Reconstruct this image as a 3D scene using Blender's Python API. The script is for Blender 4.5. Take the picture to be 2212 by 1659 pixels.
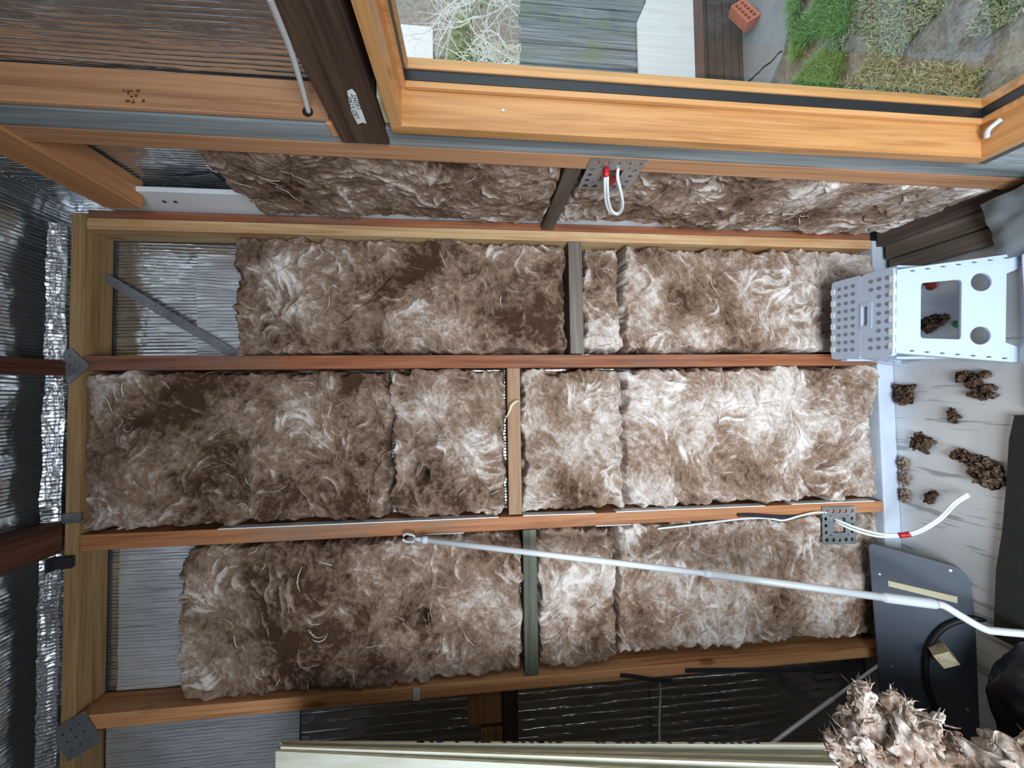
import bpy, bmesh, math, random
import numpy as np
from mathutils import Vector, Matrix, noise as mnoise

for o in list(bpy.data.objects):
    bpy.data.objects.remove(o)
SC = bpy.context.scene
COL = SC.collection
random.seed(7)

# ------------------------------------------------------------------ camera
FPX, CX, CY = 800.0, 1106.0, 829.5           # focal length and centre in pixels of the 2212 x 1659 frame
_zd = np.array([9330 - CX, 734 - CY, FPX]); ZC = -_zd / np.linalg.norm(_zd)
_vy = 855.0
_ux = CX - ((734 - CY) * (_vy - CY) + FPX * FPX) / (9330 - CX)
YC = np.array([_ux - CX, _vy - CY, FPX]); YC /= np.linalg.norm(YC)
XC = np.cross(YC, ZC)
EYE = np.array([0, -1.2, 1.507])


def ray(u, v):
    c = np.array([(u - CX) / FPX, (v - CY) / FPX, 1.0])
    return np.array([XC @ c, YC @ c, ZC @ c])


def on(u, v, ax, val):
    """where the line of sight of a photo pixel meets the plane axis = val"""
    d = ray(u, v)
    return Vector(EYE + d * ((val - EYE[ax]) / d[ax]))


def on_plane(u, v, p0, n):
    d = Vector(ray(u, v)); e = Vector(EYE)
    return e + d * ((Vector(p0) - e).dot(n) / d.dot(n))


cam = bpy.data.cameras.new('camera')
cam.sensor_width = 36.0
cam.lens = 36.0 * FPX / 2212.0
cam.clip_start = 0.02
camo = bpy.data.objects.new('camera', cam); COL.objects.link(camo)
right = Vector((XC[0], YC[0], ZC[0])); down = Vector((XC[1], YC[1], ZC[1])); fwd = Vector((XC[2], YC[2], ZC[2]))
m = Matrix((right, -down, -fwd)).transposed().to_4x4()
m.translation = Vector(EYE)
camo.matrix_world = m
SC.camera = camo

# ------------------------------------------------------------------ world, lights, exposure
SC.view_settings.view_transform = 'Standard'
SC.view_settings.look = 'None'
SC.view_settings.gamma = 1.0
SC.view_settings.use_curve_mapping = False
SC.view_settings.exposure = 0.0
SC.cycles.use_denoising = True
SC.cycles.max_bounces = 8
SC.cycles.transparent_max_bounces = 8
SC.cycles.caustics_reflective = False
SC.cycles.caustics_refractive = False
SC.cycles.sample_clamp_indirect = 4.0

w = bpy.data.worlds.new('overcast'); SC.world = w
w.use_nodes = True
bg = w.node_tree.nodes['Background']
bg.inputs['Color'].default_value = (0.86, 0.93, 1.0, 1)
bg.inputs['Strength'].default_value = 1.6


def area(name, loc, target, sx, sy, power, col):
    l = bpy.data.lights.new(name, 'AREA'); l.shape = 'RECTANGLE'; l.size = sx; l.size_y = sy
    l.energy = power; l.color = col
    o = bpy.data.objects.new(name, l); COL.objects.link(o); o.location = loc
    o.rotation_euler = (Vector(target) - Vector(loc)).to_track_quat('-Z', 'Y').to_euler()
    return o


area('doorway_daylight', (-0.55, -2.3, 0.98), (0.15, 0, 0.46), 1.2, 1.2, 46, (0.78, 0.89, 1.0)).data.spread = math.radians(125)

# ------------------------------------------------------------------ object helpers


def props(o, label=None, cat=None, group=None, kind=None):
    if label: o['label'] = label
    if cat: o['category'] = cat
    if group: o['group'] = group
    if kind: o['kind'] = kind
    return o


def thing(name, loc, label, cat, group=None):
    o = bpy.data.objects.new(name, None); COL.objects.link(o); o.location = loc
    o.empty_display_size = 0.05
    return props(o, label, cat, group)


def wloc(o):
    l = Vector((0, 0, 0))
    while o is not None:
        l = l + Vector(o.location); o = o.parent
    return l


def link(name, me, mat, parent, origin):
    o = bpy.data.objects.new(name, me); COL.objects.link(o)
    if mat is not None:
        me.materials.append(mat)
    if parent is not None:
        o.parent = parent
        o.location = origin - wloc(parent)
    else:
        o.location = origin
    return o


def mk(name, verts, faces, mat, parent=None, smooth=False, bevel=0.0, origin=None):
    vs = [Vector(v) for v in verts]
    if origin is None:
        lo = [min(v[i] for v in vs) for i in range(3)]; hi = [max(v[i] for v in vs) for i in range(3)]
        origin = Vector(((lo[0] + hi[0]) / 2, (lo[1] + hi[1]) / 2, lo[2]))
    me = bpy.data.meshes.new(name)
    me.from_pydata([v - origin for v in vs], [], faces)
    bm = bmesh.new(); bm.from_mesh(me)
    bmesh.ops.remove_doubles(bm, verts=bm.verts, dist=1e-6)
    bmesh.ops.recalc_face_normals(bm, faces=bm.faces)
    if bevel > 0:
        bmesh.ops.bevel(bm, geom=list(bm.edges), offset=bevel, segments=2, profile=0.6, affect='EDGES')
    bm.to_mesh(me); bm.free()
    if smooth:
        me.polygons.foreach_set('use_smooth', [True] * len(me.polygons))
    return link(name, me, mat, parent, origin)


BF = [(0, 1, 3, 2), (4, 6, 7, 5), (0, 4, 5, 1), (2, 3, 7, 6), (0, 2, 6, 4), (1, 5, 7, 3)]


def boxv(lo, hi):
    return [(x, y, z) for x in (lo[0], hi[0]) for y in (lo[1], hi[1]) for z in (lo[2], hi[2])]


def box(name, lo, hi, mat, parent=None, bevel=0.0015):
    return mk(name, boxv(lo, hi), BF, mat, parent, bevel=bevel)


class MB:
    """collects shapes into one mesh"""
    def __init__(s): s.v = []; s.f = []
    def add(s, vs, fs):
        n = len(s.v); s.v += [tuple(v) for v in vs]; s.f += [tuple(i + n for i in f) for f in fs]; return s
    def box(s, lo, hi): return s.add(boxv(lo, hi), BF)
    def obox(s, c, ax, ay, az):
        c = Vector(c); ax = Vector(ax); ay = Vector(ay); az = Vector(az)
        return s.add([c + ax * i + ay * j + az * k for i in (-1, 1) for j in (-1, 1) for k in (-1, 1)], BF)
    def tube(s, pts, rad, seg=10, cap=True):
        pts = [Vector(p) for p in pts]; n = len(pts)
        rads = rad if isinstance(rad, (list, tuple)) else [rad] * n
        base = len(s.v); up = None
        for i, p in enumerate(pts):
            t = (pts[min(i + 1, n - 1)] - pts[max(i - 1, 0)]).normalized()
            if up is None:
                up = t.orthogonal().normalized()
            up = (up - t * up.dot(t)).normalized(); sd = t.cross(up)
            for k in range(seg):
                a = 2 * math.pi * k / seg
                s.v.append(tuple(p + (up * math.cos(a) + sd * math.sin(a)) * rads[i]))
        for i in range(n - 1):
            for k in range(seg):
                a = base + i * seg + k; b = base + i * seg + (k + 1) % seg
                s.f.append((a, b, b + seg, a + seg))
        if cap:
            s.f.append(tuple(base + k for k in range(seg))[::-1])
            s.f.append(tuple(base + (n - 1) * seg + k for k in range(seg)))
        return s
    def build(s, name, mat, parent=None, smooth=False, bevel=0.0, origin=None):
        return mk(name, s.v, s.f, mat, parent, smooth, bevel, origin)


def smooth_path(pts, per=8):
    pts = [Vector(p) for p in pts]; out = []
    for i in range(len(pts) - 1):
        p0 = pts[max(i - 1, 0)]; p1 = pts[i]; p2 = pts[i + 1]; p3 = pts[min(i + 2, len(pts) - 1)]
        for k in range(per):
            t = k / per
            out.append(0.5 * ((2 * p1) + (p2 - p0) * t + (2 * p0 - 5 * p1 + 4 * p2 - p3) * t * t + (3 * p1 - p0 - 3 * p2 + p3) * t ** 3))
    out.append(pts[-1]); return out


def bar(name, z0, z1, top, bot, y0, y1, mat, parent=None, bevel=0.002):
    """upright timber of the back wall: x range at its top and at its bottom"""
    vs = [(bot[0], y0, z0), (bot[0], y1, z0), (bot[1], y0, z0), (bot[1], y1, z0),
          (top[0], y0, z1), (top[0], y1, z1), (top[1], y0, z1), (top[1], y1, z1)]
    fs = [(0, 1, 3, 2), (4, 6, 7, 5), (0, 4, 5, 1), (2, 3, 7, 6), (0, 2, 6, 4), (1, 5, 7, 3)]
    return mk(name, vs, fs, mat, parent, bevel=bevel)


def cutout(name, outer, holes, thick, origin, ex, ey, mat, parent=None, bevel=0.0, smooth=False):
    """flat plate with holes: outlines in plane coordinates (ex, ey), thickness towards ex x ey"""
    cu = bpy.data.curves.new(name, 'CURVE'); cu.dimensions = '2D'; cu.fill_mode = 'BOTH'
    cu.extrude = thick / 2; cu.bevel_depth = bevel; cu.bevel_resolution = 1
    for poly in [outer] + list(holes):
        sp = cu.splines.new('POLY'); sp.points.add(len(poly) - 1); sp.use_cyclic_u = True
        for i, p in enumerate(poly): sp.points[i].co = (p[0], p[1], 0, 1)
    t = bpy.data.objects.new('tmp', cu); COL.objects.link(t)
    dg = bpy.context.evaluated_depsgraph_get()
    me = bpy.data.meshes.new_from_object(t.evaluated_get(dg)); me.name = name
    bpy.data.objects.remove(t); bpy.data.curves.remove(cu)
    me.materials.clear()
    ex = Vector(ex).normalized(); ez = ex.cross(Vector(ey)).normalized(); ey = ez.cross(ex)
    M = Matrix((ex, ey, ez)).transposed().to_4x4(); M.translation = ez * thick / 2
    me.transform(M)
    return link(name, me, mat, parent, Vector(origin))


def circ(x, y, r, n=20, ry=None):
    return [(x + r * math.cos(2 * math.pi * k / n), y + (ry or r) * math.sin(2 * math.pi * k / n)) for k in range(n)]


def round_poly(pts, r, n=5):
    out = []; L = len(pts)
    for i in range(L):
        p = Vector(pts[i]).to_2d(); a = Vector(pts[i - 1]).to_2d(); b = Vector(pts[(i + 1) % L]).to_2d()
        da = (a - p).normalized(); db = (b - p).normalized()
        rr = min(r, (a - p).length * .45, (b - p).length * .45)
        s, e = p + da * rr, p + db * rr
        for k in range(n + 1):
            t = k / n
            q = s * (1 - t) ** 2 + p * 2 * t * (1 - t) + e * t * t
            out.append((q.x, q.y))
    return out


def lettering(name, lines, size, pos, ex, ey, mat, parent, spacing=1.0, off=0.0006):
    """handwriting or print as thin ink on a surface"""
    cu = bpy.data.curves.new(name, 'FONT'); cu.body = lines; cu.size = size; cu.align_x = 'CENTER'; cu.align_y = 'CENTER'
    cu.space_line = 0.85; cu.space_character = spacing; cu.offset = 0.0
    t = bpy.data.objects.new('tmp', cu); COL.objects.link(t)
    dg = bpy.context.evaluated_depsgraph_get()
    me = bpy.data.meshes.new_from_object(t.evaluated_get(dg)); me.name = name
    bpy.data.objects.remove(t); bpy.data.curves.remove(cu)
    me.materials.clear()
    ex = Vector(ex).normalized(); ez = ex.cross(Vector(ey)).normalized(); ey = ez.cross(ex)
    M = Matrix((ex, ey, ez)).transposed().to_4x4(); M.translation = ez * off
    me.transform(M)
    return link(name, me, mat, parent, Vector(pos))


# ------------------------------------------------------------------ materials
class NT:
    def __init__(s, name):
        s.m = bpy.data.materials.new(name); s.m.use_nodes = True
        s.t = s.m.node_tree; s.n = s.t.nodes; s.b = s.n['Principled BSDF']
    def new(s, typ, **kw):
        nd = s.n.new(typ)
        for k, v in kw.items():
            if k in nd.inputs: nd.inputs[k].default_value = v
            else: setattr(nd, k, v)
        return nd
    def ln(s, a, b): s.t.links.new(a, b)
    def coord(s, scale=(1, 1, 1), rand=True):
        tc = s.new('ShaderNodeTexCoord'); mp = s.new('ShaderNodeMapping'); mp.inputs['Scale'].default_value = scale
        if rand:
            oi = s.new('ShaderNodeObjectInfo'); ad = s.new('ShaderNodeVectorMath', operation='MULTIPLY_ADD')
            ad.inputs[1].default_value = (37, 53, 71)
            s.ln(oi.outputs['Random'], ad.inputs[0]); s.ln(tc.outputs['Object'], ad.inputs[2])
            s.ln(ad.outputs[0], mp.inputs['Vector'])
        else:
            s.ln(tc.outputs['Object'], mp.inputs['Vector'])
        return mp.outputs['Vector']
    def noise(s, vec, scale=5, detail=4, rough=.55, dist=0):
        nd = s.new('ShaderNodeTexNoise'); nd.inputs['Scale'].default_value = scale; nd.inputs['Detail'].default_value = detail
        nd.inputs['Roughness'].default_value = rough; nd.inputs['Distortion'].default_value = dist
        s.ln(vec, nd.inputs['Vector']); return nd.outputs['Fac']
    def ramp(s, fac, stops, interp='LINEAR'):
        r = s.new('ShaderNodeValToRGB'); r.color_ramp.interpolation = interp
        e = r.color_ramp.elements
        while len(e) < len(stops): e.new(0.5)
        for i, (p, c) in enumerate(stops):
            e[i].position = p; e[i].color = (*c, 1) if len(c) == 3 else c
        s.ln(fac, r.inputs['Fac']); return r.outputs['Color']
    def mix(s, fac, a, b, mode='MIX'):
        nd = s.new('ShaderNodeMix', data_type='RGBA', blend_type=mode)
        for sock, v in ((nd.inputs[0], fac), (nd.inputs[6], a), (nd.inputs[7], b)):
            if isinstance(v, (int, float)): sock.default_value = v
            elif isinstance(v, tuple): sock.default_value = (*v, 1) if len(v) == 3 else v
            else: s.ln(v, sock)
        return nd.outputs[2]
    def math(s, op, a, b=0.0):
        nd = s.new('ShaderNodeMath', operation=op)
        for i, v in enumerate((a, b)):
            if isinstance(v, (int, float)): nd.inputs[i].default_value = v
            else: s.ln(v, nd.inputs[i])
        return nd.outputs[0]
    def bump(s, h, strength=.3, dist=.002, prev=None):
        nd = s.new('ShaderNodeBump'); nd.inputs['Strength'].default_value = strength; nd.inputs['Distance'].default_value = dist
        s.ln(h, nd.inputs['Height'])
        if prev is not None: s.ln(prev, nd.inputs['Normal'])
        return nd.outputs['Normal']
    def out(s, col=None, rough=.6, normal=None, metal=0.0, spec=None):
        if col is not None:
            if isinstance(col, tuple): s.b.inputs['Base Color'].default_value = (*col, 1)
            else: s.ln(col, s.b.inputs['Base Color'])
        if isinstance(rough, (int, float)): s.b.inputs['Roughness'].default_value = rough
        else: s.ln(rough, s.b.inputs['Roughness'])
        s.b.inputs['Metallic'].default_value = metal
        if spec is not None: s.b.inputs['Specular IOR Level'].default_value = spec
        if normal is not None: s.ln(normal, s.b.inputs['Normal'])
        return s.m


def lin(r, g, b):
    f = lambda c: (c / 255 / 12.92) if c <= 10 else ((c / 255 + .055) / 1.055) ** 2.4
    return (f(r), f(g), f(b))


def wood(name, dark, mid, light, axis='z', rough=.65, knots=True, grain=1.0, spec=.25, stain=None):
    """sawn or planed timber, grain along the given axis"""
    k = NT(name)
    s = [70 * grain, 70 * grain, 70 * grain]; s['xyz'.index(axis)] = 2.2
    v = k.coord(tuple(s))
    g = k.noise(v, 1.0, 6, .6, .7)
    s2 = [14, 14, 14]; s2['xyz'.index(axis)] = .8
    v2 = k.coord(tuple(s2))
    g2 = k.noise(v2, 1.0, 3, .5, 1.2)
    s5 = [260 * grain] * 3; s5['xyz'.index(axis)] = 5
    g5 = k.noise(k.coord(tuple(s5)), 1.0, 4, .65, .3)
    f = k.math('ADD', k.math('MULTIPLY', g, .5), k.math('MULTIPLY', g2, .34))
    f = k.math('ADD', f, k.math('MULTIPLY', g5, .24)); f = k.math('SUBTRACT', f, .04)
    c = k.ramp(f, [(.34, dark), (.5, mid), (.66, light)])
    if knots:
        s3 = [9, 9, 9]; s3['xyz'.index(axis)] = 3.2
        vo = k.new('ShaderNodeTexVoronoi'); k.ln(k.coord(tuple(s3)), vo.inputs['Vector']); vo.inputs['Scale'].default_value = 1.0
        kn = k.ramp(vo.outputs['Distance'], [(.0, (1, 1, 1)), (.07, (.8, .8, .8)), (.13, (0, 0, 0))])
        c = k.mix(k.math('MULTIPLY', kn, .8), c, tuple(x * .45 for x in dark))
    if stain:
        s4 = [6, 6, 6]; s4['xyz'.index(axis)] = 2.0
        st = k.ramp(k.noise(k.coord(tuple(s4)), 1.0, 4, .6), [(.5, (0, 0, 0)), (.68, (1, 1, 1))])
        c = k.mix(k.math('MULTIPLY', st, .7), c, stain)
    n = k.bump(g, .35, .0015)
    n = k.bump(g5, .3, .0006, n)
    return k.out(c, rough, n, spec=spec)


def foil(name, along='z', tint=(.82, .84, .86), rough=.2, lines=1.0, wr=.55, dens=1.0, metal=.92, rib=1.0, pitch=.0105, dash=.30):
    """crinkled reflective foil with broken ribs running along one axis"""
    k = NT(name)
    i = 'xyz'.index(along)
    s = [75.0 * dens] * 3; s[i] = 4.0
    g3 = k.noise(k.coord(tuple(s)), 1.0, 3, .6)
    big = k.noise(k.coord((7, 7, 7)), 1.0, 3, .55, .3)
    dash = k.ramp(g3, [(dash, (0, 0, 0)), (dash + .06, (1, 1, 1))])
    pat = k.noise(k.coord((3, 3, 3)), 1.0, 2, .5)
    c = k.ramp(pat, [(.3, tuple(x * .72 for x in tint)), (.7, tint)])
    c = k.mix(k.math('MULTIPLY', k.math('SUBTRACT', 1.0, dash), .55 * lines), c, tuple(x * .25 for x in tint))
    n = k.bump(big, wr, .02)
    n = k.bump(g3, .35, .0015, n)
    if rib:
        tc = k.new('ShaderNodeTexCoord'); sx = k.new('ShaderNodeSeparateXYZ'); k.ln(tc.outputs['Object'], sx.inputs[0])
        ac = k.math('ADD', sx.outputs[0], sx.outputs[1]) if along == 'z' else sx.outputs[0]
        s = [9.0] * 3; s[i] = 2.0
        jit = k.noise(k.coord(tuple(s)), 1.0, 2, .5)
        ac = k.math('ADD', ac, k.math('MULTIPLY', jit, .02))
        w_ = k.math('SINE', k.math('MULTIPLY', ac, 6.2832 / pitch))
        w_ = k.math('POWER', k.math('MULTIPLY', k.math('ADD', w_, 1.0), .5), 6.0)
        s = [110.0] * 3; s[i] = 7.0
        brk = k.ramp(k.noise(k.coord(tuple(s)), 1.0, 2, .6), [(.40, (0, 0, 0)), (.52, (1, 1, 1))])
        n = k.bump(k.math('MULTIPLY', w_, brk), 1.0 * rib, .0022, n)
    return k.out(c, rough, n, metal=metal)


def plain(name, col, rough=.5, bump=0.0, bscale=60, var=.12, metal=0.0, spec=None):
    k = NT(name)
    v = k.coord((1, 1, 1))
    f = k.noise(v, 9, 5, .6)
    c = k.ramp(f, [(.3, tuple(x * (1 - var) for x in col)), (.7, tuple(min(1, x * (1 + var)) for x in col))])
    n = k.bump(k.noise(v, bscale, 4, .6), bump, .002) if bump else None
    return k.out(c, rough, n, metal, spec)


def wool_mat(name, dark, mid, light):
    k = NT(name)
    at = k.new('ShaderNodeAttribute', attribute_name='fibre')
    v = k.coord((1, 1, 1), rand=False)
    n1 = k.noise(v, 110, 6, .72, .6)
    n2 = k.noise(v, 420, 4, .7, .8)
    f = k.math('ADD', at.outputs['Fac'], k.math('MULTIPLY', k.math('SUBTRACT', n1, .5), .60))
    f = k.math('ADD', f, k.math('MULTIPLY', k.math('SUBTRACT', n2, .5), .35))
    c = k.ramp(f, [(.12, dark), (.46, mid), (.88, light)])
    n = k.bump(n1, .5, .002)
    n = k.bump(n2, .5, .001, n)
    return k.out(c, .95, n, spec=.05)


M = {}
M['wool'] = wool_mat('mineral_wool', (.066, .034, .020), (.280, .188, .132), (.72, .645, .585))
M['wool_brown'] = wool_mat('brown_scraps', (.028, .014, .008), (.085, .050, .031), (.27, .19, .14))
M['stud_pale'] = wood('pine_pale', lin(150, 112, 72), lin(196, 160, 116), lin(220, 192, 150), stain=lin(186, 118, 70))
M['stud_red'] = wood('rimu_red', lin(96, 52, 34), lin(146, 88, 58), lin(176, 118, 84), stain=lin(112, 94, 84), knots=False)
M['stud_orange'] = wood('rimu_orange', lin(120, 72, 44), lin(172, 114, 76), lin(194, 138, 98), knots=False, stain=lin(126, 108, 94))
M['stud_amber'] = wood('pine_amber', lin(140, 80, 42), lin(204, 146, 98), lin(224, 172, 124), knots=True)
M['nog_brown'] = wood('noggin_brown', lin(116, 86, 64), lin(158, 122, 94), lin(176, 142, 112), 'x', knots=False)
M['nog_grey'] = wood('noggin_grey', lin(66, 58, 54), lin(104, 94, 86), lin(134, 122, 110), 'x', knots=False)
M['nog_green'] = wood('noggin_green', lin(62, 62, 52), lin(92, 94, 80), lin(112, 112, 98), 'x', knots=False)
M['nog_dark_y'] = wood('noggin_side', lin(56, 46, 40), lin(92, 78, 68), lin(110, 96, 84), 'y', knots=False)
M['grey_z'] = wood('weathered_upright', lin(96, 98, 96), lin(140, 146, 146), lin(168, 174, 174), 'z', knots=False)
M['grey_y'] = wood('weathered_level', lin(52, 54, 50), lin(76, 80, 76), lin(98, 100, 96), 'y', knots=False)
M['side_orange'] = wood('fresh_orange', lin(138, 96, 66), lin(186, 136, 98), lin(202, 154, 116), 'z', knots=False)
M['side_orange_y'] = wood('fresh_orange_level', lin(158, 106, 66), lin(196, 138, 92), lin(208, 154, 108), 'y', knots=False)
M['varnish_z'] = wood('varnish_upright', lin(150, 96, 50), lin(192, 138, 84), lin(208, 156, 104), 'z', rough=.3, knots=False, grain=.7, spec=.5)
M['varnish_y'] = wood('varnish_level', lin(150, 96, 50), lin(192, 138, 84), lin(208, 156, 104), 'y', rough=.3, knots=False, grain=.7, spec=.5)
M['lintel'] = wood('dark_lintel', lin(44, 30, 24), lin(74, 54, 42), lin(98, 76, 60), 'y', knots=False)
M['plate_pine'] = wood('top_plate', lin(124, 94, 60), lin(168, 134, 92), lin(184, 152, 110), 'x')
M['joist'] = wood('dark_joist', lin(52, 30, 20), lin(84, 52, 36), lin(104, 70, 52), 'y', knots=False)
M['joist_tan'] = wood('tan_joist', lin(130, 98, 74), lin(176, 140, 110), lin(190, 156, 126), 'x', knots=False)
M['ply'] = wood('plywood_face', lin(206, 200, 176), lin(226, 224, 206), lin(236, 236, 222), 'z', knots=False, grain=.3)
M['ply_edge'] = wood('plywood_edge', lin(160, 148, 112), lin(204, 192, 156), lin(224, 214, 184), 'z', knots=False, grain=3)
M['block'] = wood('offcut', lin(176, 160, 124), lin(212, 198, 164), lin(222, 210, 180), 'z', knots=False)
M['brown_block'] = wood('brown_offcut', lin(80, 54, 34), lin(128, 92, 62), lin(150, 112, 80), 'x', knots=False)
M['dark_nog'] = wood('dark_noggin', lin(30, 22, 18), lin(50, 38, 30), lin(64, 50, 42), 'x', knots=False)
M['plank'] = wood('old_plank', lin(66, 56, 46), lin(104, 94, 82), lin(140, 130, 118), 'y', knots=False)
M['foil_z'] = foil('foil_upright', 'z', lines=.8)
M['foil_bright'] = foil('foil_bright', 'z', (.74, .76, .79), rough=.36, lines=1.0, wr=.3, metal=.6)
M['foil_y'] = foil('foil_ceiling', 'y', rough=.22)
M['foil_dark'] = foil('foil_streaked', 'z', (.5, .52, .54), rough=.16, lines=.3, wr=.22, dens=.5, pitch=.03)
M['foil_floor'] = foil('foil_floor', 'y', (.80, .82, .82), rough=.5, lines=1.1, wr=.25, dens=.6, metal=.4, rib=0, dash=.36)
M['galv'] = plain('galvanised_steel', (.50, .53, .55), .38, .25, 140, .22, .85)
M['galv_dull'] = plain('dull_steel', (.24, .25, .26), .5, .3, 160, .3, .7)
M['white_plastic'] = plain('white_plastic', lin(188, 201, 220), .38, .06, 300, .015)
M['grey_dot'] = plain('grey_rubber', lin(122, 132, 142), .7, 0, 60, .03)
M['hinge'] = plain('hinge_plastic', lin(226, 232, 226), .4, 0, 60, .02)
M['cable_white'] = plain('cable_white', lin(226, 230, 230), .4, 0, 60, .03)
M['red_tape'] = plain('red_tape', lin(190, 28, 36), .4, 0, 60, .05)
M['black_foam'] = plain('black_foam', lin(26, 28, 34), .8, .3, 200, .2)
M['cable_black'] = plain('black_cable', lin(16, 17, 20), .5, 0, 60, .1)
M['slate'] = plain('slate_board', lin(62, 69, 80), .55, .15, 90, .14)
M['slate_edge'] = plain('board_edge', lin(120, 104, 74), .8, .3, 120, .25)
M['alu'] = plain('white_aluminium', lin(226, 229, 230), .32, 0, 60, .03, .1)
M['alu_grip'] = plain('grey_grip', lin(200, 204, 208), .55, .1, 200, .03)
M['tape'] = plain('masking_tape', lin(206, 196, 160), .75, .15, 120, .06)
M['label_white'] = plain('label_tape', lin(222, 226, 226), .6, .1, 90, .03)
M['label_green'] = plain('label_tape_fold', lin(150, 166, 150), .6, .1, 90, .05)
M['ink'] = plain('ink', lin(22, 22, 28), .7, 0, 60, .1)
M['stamp'] = plain('stamp_ink', lin(92, 56, 34), .8, 0, 60, .3)
M['screw'] = plain('screw_steel', (.55, .56, .58), .3, 0, 60, .1, .9)
M['white_paint'] = plain('white_paint', lin(238, 241, 243), .55, .12, 60, .03)
M['gasket'] = plain('black_gasket', lin(26, 30, 34), .35, 0, 60, .1)
M['plate_blue'] = plain('painted_plate', lin(196, 204, 216), .55, .2, 90, .08)
M['black'] = plain('black_void', lin(14, 12, 12), .9, .2, 60, .2)
M['dark_bag'] = plain('black_bag', lin(20, 20, 24), .35, .2, 40, .2)
M['grey_bag'] = plain('grey_sheet', lin(118, 124, 124), .45, .2, 60, .12)
M['mat'] = plain('dark_mat', lin(30, 28, 24), .85, .4, 120, .25)
M['tan'] = wood('tan_board', lin(150, 124, 66), lin(178, 150, 90), lin(192, 166, 106), 'x', knots=False)
M['scrap_red'] = plain('red_scrap', lin(150, 40, 30), .7, .3, 80, .2)
M['scrap_green'] = plain('green_scrap', lin(30, 130, 60), .6, .2, 80, .1)
M['wall_dark'] = plain('dark_board', lin(128, 122, 116), .8, .2, 60, .15)
M['concrete'] = plain('concrete', lin(142, 146, 150), .9, .35, 70, .12)
k = NT('soil')
n1 = k.noise(k.coord((1, 1, 1)), 9, 8, .7, .4); n2 = k.noise(k.coord((1, 1, 1)), 70, 5, .7)
c = k.ramp(k.math('ADD', k.math('MULTIPLY', n1, .55), k.math('MULTIPLY', n2, .45)), [(.36, lin(92, 84, 70)), (.48, lin(142, 134, 120)), (.62, lin(186, 180, 166))])
M['soil'] = k.out(c, .95, k.bump(n2, 1.0, .012, k.bump(n1, .8, .03)))
M['brick'] = plain('orange_brick', lin(196, 110, 82), .85, .2, 120, .08)
M['rail'] = plain('brown_rail', lin(106, 84, 78), .8, .2, 90, .15)
M['underfloor'] = plain('underfloor', lin(72, 66, 62), .9, .4, 40, .25)
M['twig'] = plain('twig', lin(226, 225, 221), .9, .2, 80, .15)
M['bank'] = plain('bank', lin(158, 150, 142), .95, .9, 9, .35)
M['leaf'] = plain('leaf', lin(112, 140, 76), .8, 0, 20, .35)
M['cream'] = plain('cream_boards', lin(206, 204, 184), .7, 0, 20, .04)
M['house_white'] = plain('house_white', lin(244, 244, 246), .6, 0, 20, .02)

k = NT('grass_blade')
at = k.new('ShaderNodeAttribute', attribute_name='fibre')
M['grass'] = k.out(k.ramp(at.outputs['Fac'], [(0, lin(92, 142, 66)), (.45, lin(126, 176, 96)), (.55, lin(150, 160, 112)), (1, lin(196, 188, 158))]), .7)

k = NT('paling')
g = k.noise(k.coord((60, 60, 2)), 1, 5, .6, .5)
mo = k.noise(k.coord((3, 3, 2.2)), 1, 4, .6)
c = k.ramp(g, [(.3, lin(78, 86, 92)), (.5, lin(122, 132, 140)), (.7, lin(164, 174, 182))])
c = k.mix(k.ramp(mo, [(.48, (0, 0, 0)), (.75, (1, 1, 1))]), c, lin(120, 138, 96))
M['paling'] = k.out(c, .85, k.bump(g, .5, .004))

k = NT('fibre_cement')
g = k.noise(k.coord((50, 50, 1.6)), 1, 5, .65, 1.0)
c = k.ramp(g, [(.35, lin(226, 228, 230)), (.6, lin(242, 243, 245))])
M['fibre_board'] = k.out(c, .6, k.bump(g, .3, .002))

k = NT('window_glass')
fr = k.new('ShaderNodeFresnel', IOR=1.5)
tr = k.new('ShaderNodeBsdfTransparent'); tr.inputs['Color'].default_value = (.95, .98, .97, 1)
gl = k.new('ShaderNodeBsdfGlossy'); gl.inputs['Roughness'].default_value = .01
mx = k.new('ShaderNodeMixShader')
geo = k.new('ShaderNodeNewGeometry')
k.ln(k.math('MULTIPLY', fr.outputs[0], k.math('SUBTRACT', 1.0, geo.outputs['Backfacing'])), mx.inputs[0]); k.ln(tr.outputs[0], mx.inputs[1]); k.ln(gl.outputs[0], mx.inputs[2])
k.ln(mx.outputs[0], k.n['Material Output'].inputs['Surface'])
M['glass'] = k.m

# ------------------------------------------------------------------ the shell
XR = 0.547          # room face of the right wall's studs
YB = 0.095          # foil behind the back wall's studs


def struct(o): o['kind'] = 'structure'; return o


def fgrid(name, P, nu, nv, mat, parent=None, smooth=True):
    """grid surface from a function P(s, t)"""
    vs = [P(i / nu, j / nv) for i in range(nu + 1) for j in range(nv + 1)]
    fs = [(i * (nv + 1) + j, (i + 1) * (nv + 1) + j, (i + 1) * (nv + 1) + j + 1, i * (nv + 1) + j + 1) for i in range(nu) for j in range(nv)]
    return mk(name, vs, fs, mat, parent, smooth)


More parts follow.
